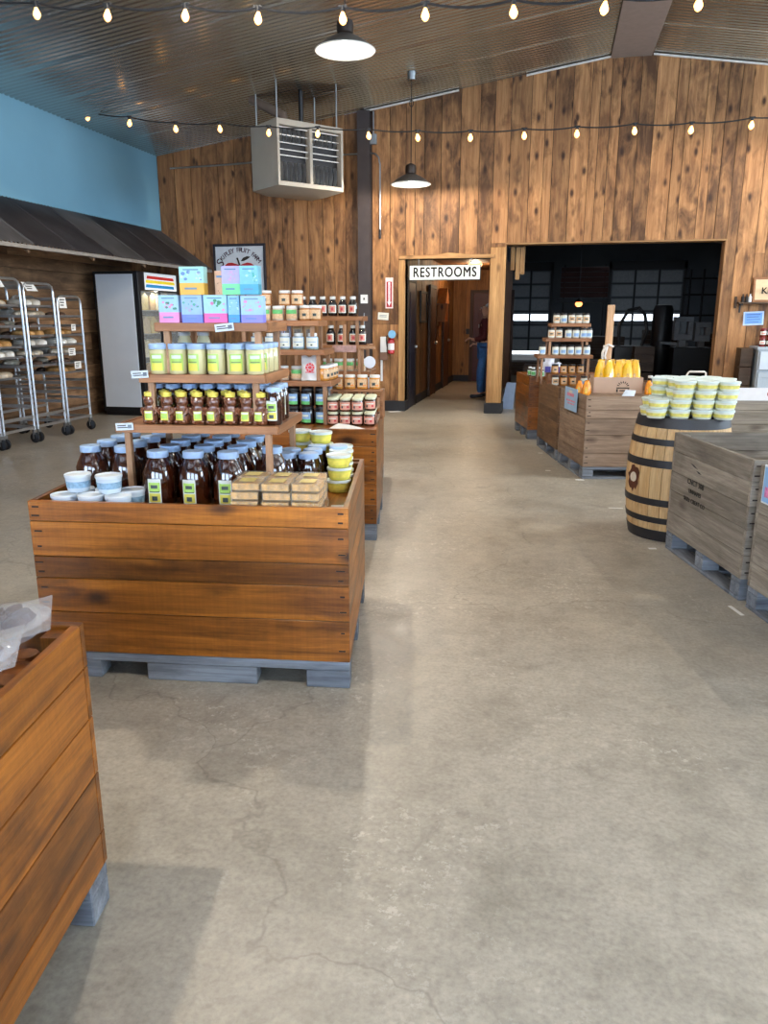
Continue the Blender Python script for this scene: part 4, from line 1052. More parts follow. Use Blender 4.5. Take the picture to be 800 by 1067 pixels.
b = MB(); b.lathe([(.06,0),(.07,.004),(.1,.14),(.104,.14),(.074,.0),(.0,.006)], 20); b.build('bowl_body', pm('pale_carton', '#ece3d0', .6), t)
t = thing('wire_basket', 'low basket with a bent white handle behind the stacked tubs', 'basket', (1.37, 7.95, .746), R(9))
b = MB(); b.box(-.17,.17,-.12,-.112,0,.09); b.box(-.17,.17,.112,.12,0,.09); b.box(-.17,-.162,-.112,.112,0,.09); b.box(.162,.17,-.112,.112,0,.09); b.box(-.162,.162,-.112,.112,0,.008); b.build('basket_body', pm('pale_wicker', '#c9b79a', .7, var=.2, scale=60), t, smooth=False)
b = MB(); b.tube([(-.13,0,.09),(-.08,0,.19),(-.07,0,.2),(.07,0,.2),(.085,0,.19),(.09,0,.09)], .009, 8); b.build('handle', pm('white_handle', '#e3ddd4', .5), t)
# signs on bin F
t = thing('product_sign', 'pale blue printed card hanging over the left rim of the tan bin', 'sign', P('F', -.012, .43, .70), R(105-90))
b = MB(); b.box(-.009,-.004,-.2,.2,-.115,.1); b.build('card', pm('blue_card', '#a8cbee', .5, var=.06, scale=8), t, smooth=False)
b = MB(); b.box(-.0105,-.0092,-.1,.12,.02,.05); b.box(-.0105,-.0092,-.14,.14,-.03,-.015); b.box(-.0105,-.0092,-.12,.1,-.055,-.045); b.build('print', pm('pink_print', '#e58fae', .5, var=.3, scale=40), t, smooth=False)
b = MB(); b.box(-.015,.012,-.05,.05,.05,.075); b.build('clip', pm('pale_clip', '#d9d5cc', .5), t, smooth=False)
for q, x in enumerate((.30, .62)):
    b = MB(); b.add([(0,0,0),(.11,-.005,.0),(.14,.06,.045),(.05,.075,.05),(.06,.03,.03)], [(0,1,4),(1,2,4),(2,3,4),(3,0,4)])
    tag(b.build('crumpled_sign', pm('bluish_paper', '#dbe6f3', .6, var=.06), loc=P('F', x, -.02, .767), rz=R(9), smooth=False), 'folded white slip on the tan bin rim, %s' % ('in front of the box emblem','beside the barrel tubs')[q], 'paper', 'folded slips')
# pale wooden post with ribbon
t = thing('wooden_post', 'pale upright wooden post with a white ribbon behind the yellow bags', 'post', (.555, 8.3, .745))
b = MB(); b.tint = (1.25,.2,0); b.hexa([(-.035,-.03,0),(.035,-.03,0),(.035,.03,0),(-.035,.03,0),(-.03,-.03,.83),(.04,-.03,.83),(.04,.03,.83),(-.03,.03,.83)]); b.build('post', wood('pale_post', '#d2aa84', '#a37a55', 'Z', char=.1, knots=.3), t, bevel=.003)
b = MB(); b.tube([(-.04,-.04,.42),(.0,-.05,.44),(.045,-.04,.42),(.05,.03,.42),(-.04,.035,.42)], .012, 8, True); b.tube([(-.03,-.045,.42),(-.055,-.05,.36),(-.05,-.05,.28)], .014, 6); b.tube([(-.01,-.045,.42),(-.03,-.055,.33),(-.02,-.05,.30)], .012, 6); b.build('ribbon', pm('ribbon_white', '#e8e2da', .6), t)

# ---------- barrel with tubs
t = thing('oak_barrel', 'pale oak barrel with black hoops standing at the corner of the grey bins', 'barrel', (.885, 5.47, 0), .4)
OAK = wood('oak_stave', '#d8b583', '#b88e5c', 'Z', char=.25, knots=.25, rough=.55, across=14.)
H_ = .815
def br(z):
    u = (z/H_ - .48)/.52; return .338 - .052*u*u
b = MB(); ns = 26
for k in range(ns):
    a0, a1 = 2*math.pi*k/ns + .006, 2*math.pi*(k+1)/ns - .006
    b.tint = rt(.93, 1.08, .4); vs = []
    for j in range(11):
        z = H_*j/10
        for a in (a0, (a0+a1)/2, a1): vs.append((br(z)*math.cos(a), br(z)*math.sin(a), z))
        for a in (a0, (a0+a1)/2, a1): vs.append(((br(z)-.02)*math.cos(a), (br(z)-.02)*math.sin(a), z))
    fs = []
    for j in range(10):
        o, p_ = j*6, (j+1)*6
        fs += [(o,o+1,p_+1,p_),(o+1,o+2,p_+2,p_+1),(o+2,o+5,p_+5,p_+2),(o+3,o,p_,p_+3),(o+4,o+3,p_+3,p_+4),(o+5,o+4,p_+4,p_+5)]
    fs += [(0,3,4,1),(1,4,5,2),(60,61,64,63),(61,62,65,64)]
    b.add(vs, fs)
b.build('staves', OAK, t, ang=30)
b = MB(); b.tint = (1,.3,.2); b.cyl(br(H_)-.018, H_-.03, H_-.008, 32); b.build('barrel_head', wood('oak_head', '#c69a66', '#9a6d3e', 'X', char=.2, knots=.2), t)
HOOP = pm('black_hoop', '#2d2b2c', .5, metal=.35, var=.15)
for z0, z1 in ((0,.075), (.125,.165), (.245,.29), (.50,.55), (.645,.685), (H_-.06,H_+.004)):
    b = MB(); b.lathe([(br(z0)+.001,z0),(br(z0)+.004,z0),(br(z1)+.004,z1),(br(z1)+.0005,z1)], 40); b.build('hoop', HOOP, t, ang=50)
a = R(206) - .4
b = MB(); Mb = Matrix.Translation(((br(.41)+.001)*math.cos(a), (br(.41)+.001)*math.sin(a), .41)) @ Matrix.Rotation(a, 4, 'Z') @ Matrix.Rotation(R(90), 4, 'Y')
b.lathe([(0,.006),(.03,.006),(.034,.0),(.0,-.002)], 18, M=Mb); b.build('bung', pm('pale_bung', '#d8c9b4', .6, var=.15), t)
b = MB(); r2 = random.Random(2); n = 22
vs = [Mb @ Vector(((.068+r2.uniform(-.012,.016))*math.cos(2*math.pi*i/n)*1.25, (.06+r2.uniform(-.01,.012))*math.sin(2*math.pi*i/n), -.001)) for i in range(n)]
b.add(vs, [tuple(range(n))]); b.build('bung_stain', pm('burnt_stain', '#4e2410', .6, var=.3, scale=20), t, smooth=False)
bt = Maker(tub('spread_tub', 'x', .068, .06, pm('spread_tub_body', '#e9ecdc', .4, var=.1, scale=30), pm('tub_lid_mint', '#e2efea', .4, var=.03), pm('spread_tub_print', '#e0d56e', .5, var=.25, scale=38)))
rows = [(5.27, (.685,.825,.965,1.095), 4), (5.405, (.66,.80,.94,1.08), 4), (5.54, (.72,.86,1.0,1.12), 4), (5.67, (.78,.92,1.05), 4)]
for r_, (y, xs, n) in enumerate(rows):
    for q, x in enumerate(xs):
        for l in range(n):
            if l >= 2 and r_ == 0 and q == 0: continue
            if l >= 2 and r_ == 1 and q == 0: continue
            bt.put((x + random.uniform(-.004,.004) + .006*l, y, .8175 + l*.0607), random.uniform(-3,3),
                   'yellow-printed tub stacked on the barrel, %s layer, %s, %s from left' % (('bottom','second','third','top')[l], ('front','second row','third row','rear')[r_], ORD[q]), 'tubs stacked on the barrel')

# ---------- grey bins: sign, rim, banner
t = thing('price_sign', 'blue and white price sign with a pink blob hooked on the near grey bin', 'sign', P('H', -.004, .86, .665), R(104.5-90))
b = MB(); b.box(-.012,-.004,-.16,.06,-.095,.095); b.build('board', pm('sign_white', '#e6eef6', .4, var=.03), t, bevel=.003)
b = MB(); b.box(-.0136,-.0122,-.15,.05,-.085,.085); b.build('blue_field', pm('sign_blue', '#8fc0ee', .45, var=.05), t, smooth=False)
b = MB(); b.lathe([(0,-.001),(.022,-.001),(.022,.001),(0,.001)], 16, M=Matrix.Translation((-.0142,-.03,.03)) @ Matrix.Rotation(R(90), 4, 'Y')); b.box(-.0148,-.0137,-.08,.03,-.06,-.01); b.build('pink_print', pm('sign_pink', '#d77fb4', .5, var=.3, scale=50), t, smooth=False)
t = thing('fruit_banner', 'white banner printed with red fruit along the pale grey bin top', 'banner', P('I', .05, -.008, .752), R(9))
b = MB(); b.box(0,1.1,-.003,0,-.03,.085); b.build('cloth', pm('banner_white', '#e4e2e4', .6, var=.04), t, smooth=False)
b = MB()
for x in (.34, .70, .98):
    b.lathe([(0,-.001),(.032,-.001),(.032,.001),(0,.001)], 14, M=Matrix.Translation((x,-.004,.03)) @ Matrix.Rotation(R(90), 4, 'X')); b.mi = 0
b.mi = 1
for x in (.44, .50, .56, .80): b.box(x, x+.045, -.0045, -.0035, .02, .034); b.box(x+.01, x+.05, -.0045, -.0035, .0, .01)
b.build('fruit_print', [pm('fruit_red', '#a82d3c', .5, var=.3, scale=40), INK], t, smooth=False)
# ---------- bakery racks along the left wall
def bakery_rack(label, y0, w, h, trays, cards):
    x0, x1 = -6.62, -5.98
    t = thing('bakery_rack', label, 'rack', ((x0+x1)/2, y0+w/2, 0), 0, 'wheeled bakery racks')
    hx, hy = (x1-x0)/2, w/2
    for s in (1, -1):
        r_ = .09; pts = [(s*hx, -hy+.015, .16), (s*hx, -hy+.015, h-r_)]
        pts += [(s*hx, -hy+.015+r_*(1-math.cos(a)), h-r_+r_*math.sin(a)) for a in (R(22), R(45), R(68), R(90))]
        pts += [(s*hx, hy-.015-r_*(1-math.cos(a)), h-r_+r_*math.sin(a)) for a in (R(90), R(68), R(45), R(22))]
        pts += [(s*hx, hy-.015, h-r_), (s*hx, hy-.015, .16)]
        b = MB(); b.tube(pts, .0145, 8); b.build('arch_frame', STEEL, t)
        for z in (.17, .30):
            b = MB(); b.box(s*hx-.012, s*hx+.012, -hy+.015, hy-.015, z, z+.03); b.build('cross_bar', STEEL, t, smooth=False)
    for s in (1, -1):
        for z in (.17, h-.05):
            b = MB(); b.box(-hx, hx, s*(hy-.015)-.01, s*(hy-.015)+.01, z, z+.03); b.build('side_bar', STEEL, t, smooth=False)
    n = int((h-.5)/.115)
    for k in range(n):
        z = .42 + k*.115
        for s in (1, -1):
            b = MB(); b.box(-hx+.01, hx-.01, s*(hy-.03)-.012, s*(hy-.03)+.012, z-.004, z); b.box(-hx+.01, hx-.01, s*(hy-.018)-.002, s*(hy-.018)+.002, z, z+.025); b.build('tray_runner', STEEL, t, smooth=False)
    for sx in (1, -1):
        for sy in (1, -1):
            b = MB(); b.box(-.012,.012,-.03,.03,.10,.16); b.box(-.005,.005,-.035,-.027,.05,.1); b.box(-.005,.005,.027,.035,.05,.1)
            c = b.build('caster', GALV, t, loc=(sx*hx, sy*(hy-.02), 0), smooth=False)
            q = MB(); q.lathe([(.0,-.016),(.05,-.016),(.062,-.010),(.062,.010),(.05,.016),(0,.016)], 20, M=Matrix.Translation((sx*hx, sy*(hy-.02), .062)) @ Matrix.Rotation(R(90), 4, 'X'))
            wq = q.build('wheel', RUBBER, c); wq.location = (-sx*hx, -sy*(hy-.02), 0)
    for (x, y, z, w_, h_, ang) in cards:
        b = MB(); M = Matrix.Translation((x, y, z)) @ Matrix.Rotation(R(ang), 4, 'Y')
        b.box(-.003, 0, -w_/2, w_/2, -h_/2, h_/2, M); b.mi = 1
        for k in range(3): b.box(.0, .0012, -w_*.36, w_*(.3-.1*k), h_*(.22-.25*k), h_*(.32-.25*k), M)
        b.build('name_card', [PAPER, INK], t, smooth=False, label='white name card')
    return t
TRAY = pm('sheet_tray', '#8d9094', .4, metal=.85, var=.2, scale=6)
LOAF = pm('bread_crust', '#b98950', .6, var=.3, scale=18); BAGC = pm('bread_bag', '#cfc9bd', .3, var=.18, scale=20, coat=.5); DKB = pm('dark_pastry', '#5a4030', .55, var=.4, scale=25); BUN = pm('bun_pack', '#c2b39c', .4, var=.3, scale=24, coat=.4)
def tray(lab, x, y, z):
    t = thing('sheet_tray', lab, 'tray', (x, y, z), 0, 'sheet trays on the bakery racks')
    b = MB(); b.box(-.31,.31,-.215,.215,0,.003); b.box(-.315,-.31,-.22,.22,0,.025); b.box(.31,.315,-.22,.22,0,.025); b.box(-.31,.31,-.22,-.215,0,.025); b.box(-.31,.31,.215,.22,0,.025)
    b.build('pan', TRAY, t, smooth=False); return t
def loaf(name, m, L, w, h, seed):
    rr = random.Random(seed); b = MB()
    M = Matrix.Rotation(R(90), 4, 'Y')
    n = 12; vs = []; k = 9
    for j in range(k):
        u = j/(k-1); f = max(.05, math.sin(math.pi*u)**.45)
        for i in range(n):
            a = 2*math.pi*i/n
            z = h*(.5 + .5*math.sin(a)*f*(1+rr.uniform(-.08,.08))); vs.append(((u-.5)*L, w/2*math.cos(a)*f, max(0, z) if math.sin(a) > -.2 else .0))
    fs = [(j*n+i, j*n+(i+1)%n, (j+1)*n+(i+1)%n, (j+1)*n+i) for j in range(k-1) for i in range(n)] + [tuple(reversed(range(n))), tuple((k-1)*n+i for i in range(n))]
    b.add(vs, fs); o = b.build(name, m, ang=60); return o
loaves = [loaf('bread_loaf', BAGC, .34, .16, .10, 1), loaf('bread_loaf', LOAF, .30, .13, .085, 2), loaf('pastry_pack', DKB, .17, .13, .06, 3), loaf('bun_pack', BUN, .24, .17, .075, 4)]
used = [False]*4
RK = [(6.92, .545, 1.875, 'nearest'), (7.49, .565, 1.875, 'second nearest'), (8.09, .575, 1.84, 'third'), (8.70, .52, 1.71, 'farthest and lowest')]
cards = {0: [(.34,.17,1.80,.2,.13,-30)], 1: [(.34,-.14,1.83,.20,.12,-30)], 2: [(.335,-.17,1.80,.2,.12,-35)], 3: [(.335,-.15,1.63,.15,.13,-5),(.335,.03,1.33,.09,.08,0),(.335,-.05,1.03,.14,.09,0),(.335,.05,.86,.14,.09,0)]}
stock = {0: (3,5,6,8,10), 1: (3,5,6,8,10,11), 2: (4,5,6,7,8,9,10), 3: (3,4,5,6,7,9)}
for i, (y0, w_, h_, nm) in enumerate(RK):
    bakery_rack('wheeled aluminium bakery rack by the plank wall, %s of the row' % nm, y0, w_, h_, None, cards[i])
    n = int((h_-.5)/.115)
    for j, k in enumerate(s for s in stock[i] if s < n):
        z = .42 + k*.115 + .0005
        yc = y0 + w_/2
        tray('sheet tray on the %s bakery rack, level %s from the lowest tray' % (nm.split(' and')[0], ORD[j]), -6.3, yc, z)
        kinds = [(i*3+j) % 4]
        for q, (dx, dy) in enumerate(((.12, -.1), (.12, .1), (-.16, 0))):
            v = (i*3 + j + (1 if q == 2 else 0)) % 4
            o = loaves[v]
            if used[v]: o = o.copy(); COL.objects.link(o)
            used[v] = True
            o.location = (-6.3 + dx, yc + dy, z + .004); o.rotation_euler = (0, 0, random.uniform(-.3,.3) + (R(90) if v > 1 else 0))
            tag(o, '%s on the %s bakery rack, %s filled tray up, %s' % (('wrapped pale loaf','brown loaf','dark pastry pack','pack of buns')[v], nm.split(' and')[0], ORD[j], ('front left','front right','behind')[q]), ('bread','bread','pastry','bread')[v], 'baked goods on the racks')

# ---------- glass-door fridge
t = thing('display_fridge', 'tall black-framed glass-door fridge with white side and striped sign', 'fridge', (-6.68, 10.66, 0))
b = MB(); W, D, H = .72, 1.28, 2.11
b.box(0,W,0,.03,.06,H); b.box(0,W,D-.03,D,.06,H); b.box(0,.03,.03,D-.03,.06,H); b.box(.03,W,.03,D-.03,.06,.14); b.box(.03,W,.03,D-.03,H-.27,H); b.box(.02,W-.02,.02,D-.02,0,.06)
b.build('fridge_case', pm('fridge_black', '#121214', .4), t, bevel=.003)
b = MB(); b.box(.045,W-.075,-.008,0,.13,H-.04); b.build('side_panel', pm('fridge_white_panel', '#dde5ee', .45, var=.03, scale=3), t, bevel=.003, label='white side panel')
b = MB(); b.box(.032,.04,.035,D-.035,.15,H-.28); b.build('glowing_liner', pm('fridge_liner_glow', '#e9e6d8', .5, emis=('#fff2d0', .8)), t, smooth=False)  # liner emission stands in for the lit fridge interior
for z in (.5, .85, 1.2, 1.55):
    b = MB(); b.box(.05,W-.08,.035,D-.035,z,z+.012); b.build('shelf', STEEL, t, smooth=False)
b = MB(); b.box(W-.03,W+.0,.03,.07,.14,H-.27); b.box(W-.03,W,D-.07,D-.03,.14,H-.27); b.box(W-.03,W,.63,.67,.14,H-.27); f = b.build('door_frame', BLACK, t, smooth=False)
b = MB(); b.box(W-.022,W-.018,.07,D-.07,.15,H-.28); g = b.build('door_glass', pm('fridge_glass', '#dfe6ea', .05, alpha=.16), t, smooth=False)
b = MB(); b.box(W,W+.004,.20,D-.08,H-.255,H-.01); s_ = b.build('sign_panel', pm('fridge_sign', '#eef3f4', .4, emis=('#f4f8ff', .35)), t, smooth=False)
for z, m, e0, e1 in ((H-.075, '#d2342c', .26, 1.12), (H-.135, '#f0d836', .22, 1.15), (H-.20, '#1f86c4', .22, 1.12)):
    b = MB(); pr = []
    b.hexa([(W+.004,e0,z-.022),(W+.006,e0,z-.022),(W+.006,e1,z-.028),(W+.004,e1,z-.028),(W+.004,e0+.02,z+.022),(W+.006,e0+.02,z+.022),(W+.006,e1-.02,z+.016),(W+.004,e1-.02,z+.016)])
    b.build('stripe', pm('stripe_'+m[1:], m, .4, emis=(m, .25)), s_, smooth=False)
for k, z in enumerate((.5, .85, 1.2, 1.55)):
    for q in range(5):
        b = MB(); c = ('#d8c27a', '#b89a6a', '#e4ddc0', '#c7b48c')[(k+q) % 4]
        b.box(-.08,.08,-.09,.09,0,.2); b.add([(-.08,-.09,.2),(.08,-.09,.2),(.08,.09,.2),(-.08,.09,.2),(-.08,0,.26),(.08,0,.26)], [(0,1,5,4),(2,3,4,5),(1,2,5),(3,0,4)])
        tag(b.build('drink_carton', pm('drink_carton_'+c[1:], c, .5, var=.2, scale=20), loc=(-6.16, 10.82 + q*.235, z+.0125), smooth=False), 'pale carton inside the glass-door fridge, %s shelf from the bottom, %s' % (ORD[k], ('nearest','second','third','fourth','farthest')[q]), 'carton', 'cartons in the fridge')

# ---------- framed farm sign
t = thing('farm_sign', 'black-framed pale sign with a red apple on the back plank wall', 'sign', (-4.96, YB-.03, 1.42))
b = MB(); w_, h_ = .88, 1.17
b.box(-w_/2,w_/2,-.02,.015,0,.04); b.box(-w_/2,w_/2,-.02,.015,h_-.04,h_); b.box(-w_/2,-w_/2+.035,-.02,.015,.04,h_-.04); b.box(w_/2-.035,w_/2,-.02,.015,.04,h_-.04); b.build('frame', pm('sign_frame', '#141420', .5), t, bevel=.003)
b = MB(); b.box(-w_/2+.03,w_/2-.03,-.006,.004,.035,h_-.035); b.build('panel', pm('sign_pale', '#bcc4cf', .6, var=.06), t, smooth=False)
NAV = pm('sign_maroon', '#4a1536', .5)
word = 'SKIPLEY FRUIT FARM'
for i, ch in enumerate(word):
    if ch == ' ': continue
    a = R(144 - i*108/(len(word)-1))
    r_ = .40
    text('letter', ch, .19 if i == 0 else .10, NAV, t, (r_*math.cos(a), -.008, .675 + r_*math.sin(a) - (.03 if i == 0 else 0)), (R(90), R(90)-a, 0), ext=.0012, bold=.001)
b = MB()
def blob(pts, y): b.add([(x, y, z+.075) for x, z in pts], [tuple(range(len(pts)))])
top = [(-.27,.72),(-.25,.77),(-.2,.805),(-.13,.81),(-.06,.79),(0,.77),(.06,.79),(.13,.81),(.2,.795),(.26,.755),(.28,.72)]
bot = [(.25,.50),(.17,.36),(.08,.30),(0,.33),(-.08,.30),(-.17,.36),(-.25,.50)]
blob(top + bot, -.0075); b.mi = 1
blob([(.21,.70),(.19,.50),(.12,.38),(0,.40),(-.12,.38),(-.19,.50),(-.21,.70),(0,.715)], -.0085); b.mi = 2
b.tube([(.0,-.009,.845),(-.02,-.009,.91),(-.04,-.009,.955)], .014, 6)
blob([(.02,.83),(.06,.88),(.13,.905),(.19,.895),(.13,.855),(.07,.83)], -.0088)
b.build('apple_print', [pm('apple_red', '#a3161c', .5), pm('apple_white', '#d9dde2', .6), INK], t, smooth=False)

# ---------- unit heater under the roof
t = thing('unit_heater', 'grey hanging unit heater with white louvres below the metal roof', 'heater', (-3.519, 10.0, 3.094), R(49))
HG = pm('heater_grey', '#a0978a', .5, var=.05, scale=3); HB = pm('heater_dark', '#1d1b1e', .6); HW = pm('louvre_white', '#d5d3d0', .4)
W, D, H = 1.0, .70, .787
b = MB(); b.box(.0,W,.12,D,.0,H); b.box(0,.035,0,.12,0,H); b.box(W-.035,W,0,.12,0,H); b.box(.035,W-.035,0,.12,0,.055); b.box(.035,W-.035,0,.12,H-.07,H); b.box(W/2-.022,W/2+.022,0,.119,.055,H-.07)
b.add([(0,.0,0),(W,.0,0),(W,D,0),(0,D,0),(.15,.2,-.06),(W-.15,.2,-.06),(W-.15,D-.12,-.06),(.15,D-.12,-.06)], [(0,4,5,1),(1,5,6,2),(2,6,7,3),(3,7,4,0),(4,7,6,5)])
b.build('cabinet', HG, t, bevel=.003)
b = MB(); b.box(.036,W-.036,.105,.119,.056,H-.071); b.build('dark_core', HB, t, smooth=False)
for bay in (0, 1):
    xa = .05 + bay*(W/2-.02); xb = xa + W/2 - .09
    for z in (.37, .44, .52, .61, .70):
        b = MB(); b.box(xa-.012, xb+.02, .05, .06, z-.006, z+.006); b.build('grille_bar', HW, t, smooth=False)
    for k in range(6):
        x = xa + (k+.5)*(xb-xa)/6
        for (z0, z1) in ((.075, .30), (.545, .685)):
            b = MB(); n = 6; vs = []
            for j in range(n+1):
                z = z0 + (z1-z0)*j/n; o_ = .02*math.sin(math.pi*j/n)
                vs += [(x-.006, .10-o_, z), (x+.010, .055-o_, z), (x+.013, .058-o_, z), (x-.003, .10-o_, z)]
            fs = [(4*j+i, 4*j+(i+1)%4, 4*j+4+(i+1)%4, 4*j+4+i) for j in range(n) for i in range(4)] + [(3,2,1,0), (4*n,4*n+1,4*n+2,4*n+3)]
            b.add(vs, fs); b.build('louvre_blade', STEEL, t)
def ceil_at(t_, x, y):
    p = Matrix.Translation((-3.519,10,0)) @ Matrix.Rotation(R(49),4,'Z') @ Vector((x,y,0)); return roof(p.x) - 3.094
for (x, y) in ((.05,.08),(.95,.08),(.05,.62),(.95,.62)):
    b = MB(); b.cyl(.011, H, ceil_at(0,x,y), 8, c=(x,y,0)); b.build('hanger_rod', GALV, t)
b = MB(); b.cyl(.03, H-.01, ceil_at(0,.6,.4), 12, c=(.6,.4,0)); b.build('gas_pipe', BLACK, t)
b = MB(); b.tube([(.3,.35,H-.02),(.3,.35,H+.12),(.05,.75,H+.36)], .06, 12); b.build('shadow_tube', pm('shadow_tube_brown', '#6d5c50', .5, metal=.3), t)  # brown tube added in place of an exhaust pipe's shadow

# ---------- enamel pendant lamps
def pendant():
    t = thing('pendant_lamp', 'x', 'lamp', (0,0,-9))
    o_ = [(.262,0),(.255,.012),(.20,.06),(.13,.10),(.075,.125),(.06,.135)]
    b = MB(); b.lathe(o_ + [(.052,.13),(.07,.118),(.126,.092),(.196,.053),(.25,.008),(.262,0)], 40)
    # faces of the inside get white enamel
    n = 40; k = len(o_)
    for f in range(len(b.f)):
        j = f // n
        if k-1 <= j < k+4: b.m[f] = 1
    b.build('shade', [pm('shade_galvanised', '#6f6a66', .4, metal=.7), pm('shade_inside_enamel', '#a3bfcd', .35, var=.01)], t, ang=50)
    b = MB(); b.lathe([(.267,-.004),(.272,.002),(.267,.008),(.26,.004),(.267,-.004)], 40); b.build('rim', ENAM, t)
    b = MB(); b.lathe([(.062,.132),(.072,.14),(.075,.2),(.07,.235),(.05,.25),(.02,.262),(0,.262)], 20); b.build('socket_housing', pm('socket_brown', '#2b211c', .5, metal=.3), t)
    b = MB(); b.lathe([(.0,.03),(.035,.04),(.045,.07),(.03,.11),(.02,.13)], 16); b.build('bulb', BULBC, t)
    return t
PL = [(-1.94, 7.4, 3.755, 'enamel pendant lamp hanging nearest, upper centre of the photo'), (-1.98, 10.95, 3.19, 'enamel pendant lamp hanging lower, in front of the back plank wall'),
      (-1.94, 4.1, 3.6, 'enamel pendant lamp above the honey bin, out of frame'), (-1.95, .9, 3.6, 'enamel pendant lamp above the foreground bin, out of frame'),
      (3.3, 10.3, 3.6, 'enamel pendant lamp of the right row by the back wall, out of frame'), (3.3, 7.2, 3.6, 'enamel pendant lamp of the right row, second, out of frame'),
      (3.3, 4.1, 3.6, 'enamel pendant lamp of the right row, third, out of frame'), (3.3, .9, 3.6, 'enamel pendant lamp of the right row, nearest, out of frame')]
base_p = pendant(); PO = [base_p] + [dup(base_p, p[:3]) for p in PL[1:]]
for i, (x, y, z, lab) in enumerate(PL):
    o = PO[i]
    o.location = (x, y, z); tag(o, lab, 'lamp', 'enamel pendant lamps')
    top = roof(x) - z
    b = MB(); b.cyl(.006, .26, top-.09, 8); b.build('cord', INK, o)
    b = MB(); b.lathe([(.05,top-.1),(.055,top-.02),(.055,top+.0)], 12); b.build('ceiling_box', GALV, o)
    if i == 1:
        b = MB(); b.tube([(.0+.025*math.cos(a), 0, top-.38+.04*math.sin(a)) for a in [k*math.pi/6 for k in range(12)]], .006, 6, True); b.build('cord_loop', INK, o)

# ---------- string lights
def string_lights(label, pts, ends, bs, sag):
    t = thing('string_lights', label, 'lights', pts[0])
    o0 = Vector(pts[0]); top = [Vector(p) + Vector((0,0,.055*bs)) for p in pts]
    path = [Vector(ends[0])] + top + [Vector(ends[1])]
    full = []
    for a, c in zip(path[:-1], path[1:]):
        for k in range(6):
            u = k/6; p = a.lerp(c, u); p.z -= sag*4*u*(1-u); full.append(p - o0)
    full.append(path[-1] - o0)
    b = MB(); b.tube(full, .0075, 6); b.build('cable', RUBBER, t)
    for p in pts:
        q = Vector(p) - o0
        tilt = random.uniform(-.25,.25)
        b = MB(); b.cyl(.016*bs, .025*bs, .062*bs, 10); b.box(-.03*bs,.03*bs,-.009,.009,.052*bs,.066*bs); s = b.build('socket', RUBBER, t, loc=q)
        b = MB(); b.lathe([(.009,.03),(.012,.02),(.026,-.012),(.027,-.026),(.018,-.044),(.006,-.053),(0,-.055)], 12); b.v = [v*bs for v in b.v]
        o = b.build('bulb', BULBW, t, loc=q, label='glowing warm bulb'); o.rotation_euler = (0, tilt*.6, 0)
f5 = [(-3.365,3.365),(-2.863,3.318),(-2.333,3.28),(-1.856,3.231),(-1.324,3.193),(-.826,3.178),(-.316,3.156),(.188,3.138),(.685,3.121),(1.17,3.11),(1.66,3.11)]
string_lights('string of warm bulbs crossing nearest overhead along the top edge of the photo', [(x, 5.0, z) for x, z in f5], ((-6.29, 5.0, 3.75), (4.2, 5.0, 3.2)), .88, .03)
u9 = [(-5.519,3.762,-6.133,4.019),(-4.978,3.674,-5.532,3.921),(-4.4,3.586,-4.889,3.823),(-3.853,3.561,-4.281,3.795),(-3.264,3.494,-3.627,3.721),(-2.688,3.458,-2.986,3.681),(-2.104,3.412,-2.338,3.63),(-1.556,3.368,-1.728,3.582),(-.979,3.343,-1.088,3.553),(-.409,3.337,-.454,3.546),(.136,3.331,.151,3.54),(.714,3.332,.793,3.541),(1.267,3.316,1.408,3.523),(1.837,3.334,2.042,3.543),(2.4,3.36,2.67,3.57)]
bp = []
for i, (xa, za, xb, zb) in enumerate(u9):
    k = .9 if i == 0 else .7 if i == 1 else .6; bp.append((xa+(xb-xa)*k, 9+k, za+(zb-za)*k))
string_lights('string of warm bulbs crossing in front of the heater and back plank wall', bp, ((-6.29, 9.75, 3.93), (5.0, 9.6, 3.75)), 1.05, .02)

# ---------- things on the back wall
t = thing('electrical_conduit', 'thin metal conduit bending down the plank wall beside the dark column', 'conduit', (-2.66, YB-.035, 2.62))
b = MB(); b.tube([(0,0,.12),(0,0,1.05),(-.02,0,1.15),(-.07,0,1.2),(-.15,0,1.215),(-.9,0,1.2),(-2.4,0,1.14),(-3.4,0,1.12)], .012, 8); b.build('pipe', GALV, t)
b = MB(); b.tube([(0,0,.13),(0,0,0)], .016, 8); b.build('cable_end', BLACK, t)
b = MB(); b.box(-.15,-.05,-.03,.02,1.33,1.47); b.build('junction_box', GALV, t, bevel=.004)
b = MB(); b.tube([(-.10,0,1.47),(-.10,0,1.78)], .012, 8); b.build('riser_pipe', GALV, t)
b = MB(); b.box(-.055,.055,-.02,0,0,.13); b.mi = 1; b.box(-.012,.012,-.022,-.02,.05,.085); tag(b.build('switch_box', [WHITE, INK], loc=(-2.89, YB-.131, 1.665), bevel=.002), 'white electrical switch box on the dark column', 'switch')
t = thing('column_latch', 'slim grey latch handle fixed on the dark column below the switch box', 'latch', (-2.89, YB-.131, 1.28))
b = MB(); b.tube([(0,-.01,0),(.0,-.025,.04),(.0,-.025,.2),(0,-.01,.24)], .007, 6); b.build('handle', GALV, t)
t = thing('extinguisher_sign', 'tall red and white fire extinguisher arrow sign on the plank wall', 'sign', (-2.52, YB-.011, 1.59))
b = MB(); b.box(-.06,.06,-.004,0,0,.46); b.build('plate', pm('sign_pinkwhite', '#efd9d6', .5), t, bevel=.001)
b = MB(); b.box(-.042,.042,-.0055,-.004,.02,.40); b.build('red_field', pm('sign_red', '#a8222c', .5), t, smooth=False)
b = MB(); b.box(-.016,.016,-.0068,-.0055,.09,.39); b.add([(-.034,-.0064,.1),(0,-.0064,.035),(.034,-.0064,.1)], [(0,1,2)]); b.build('arrow', WHITE, t, smooth=False)
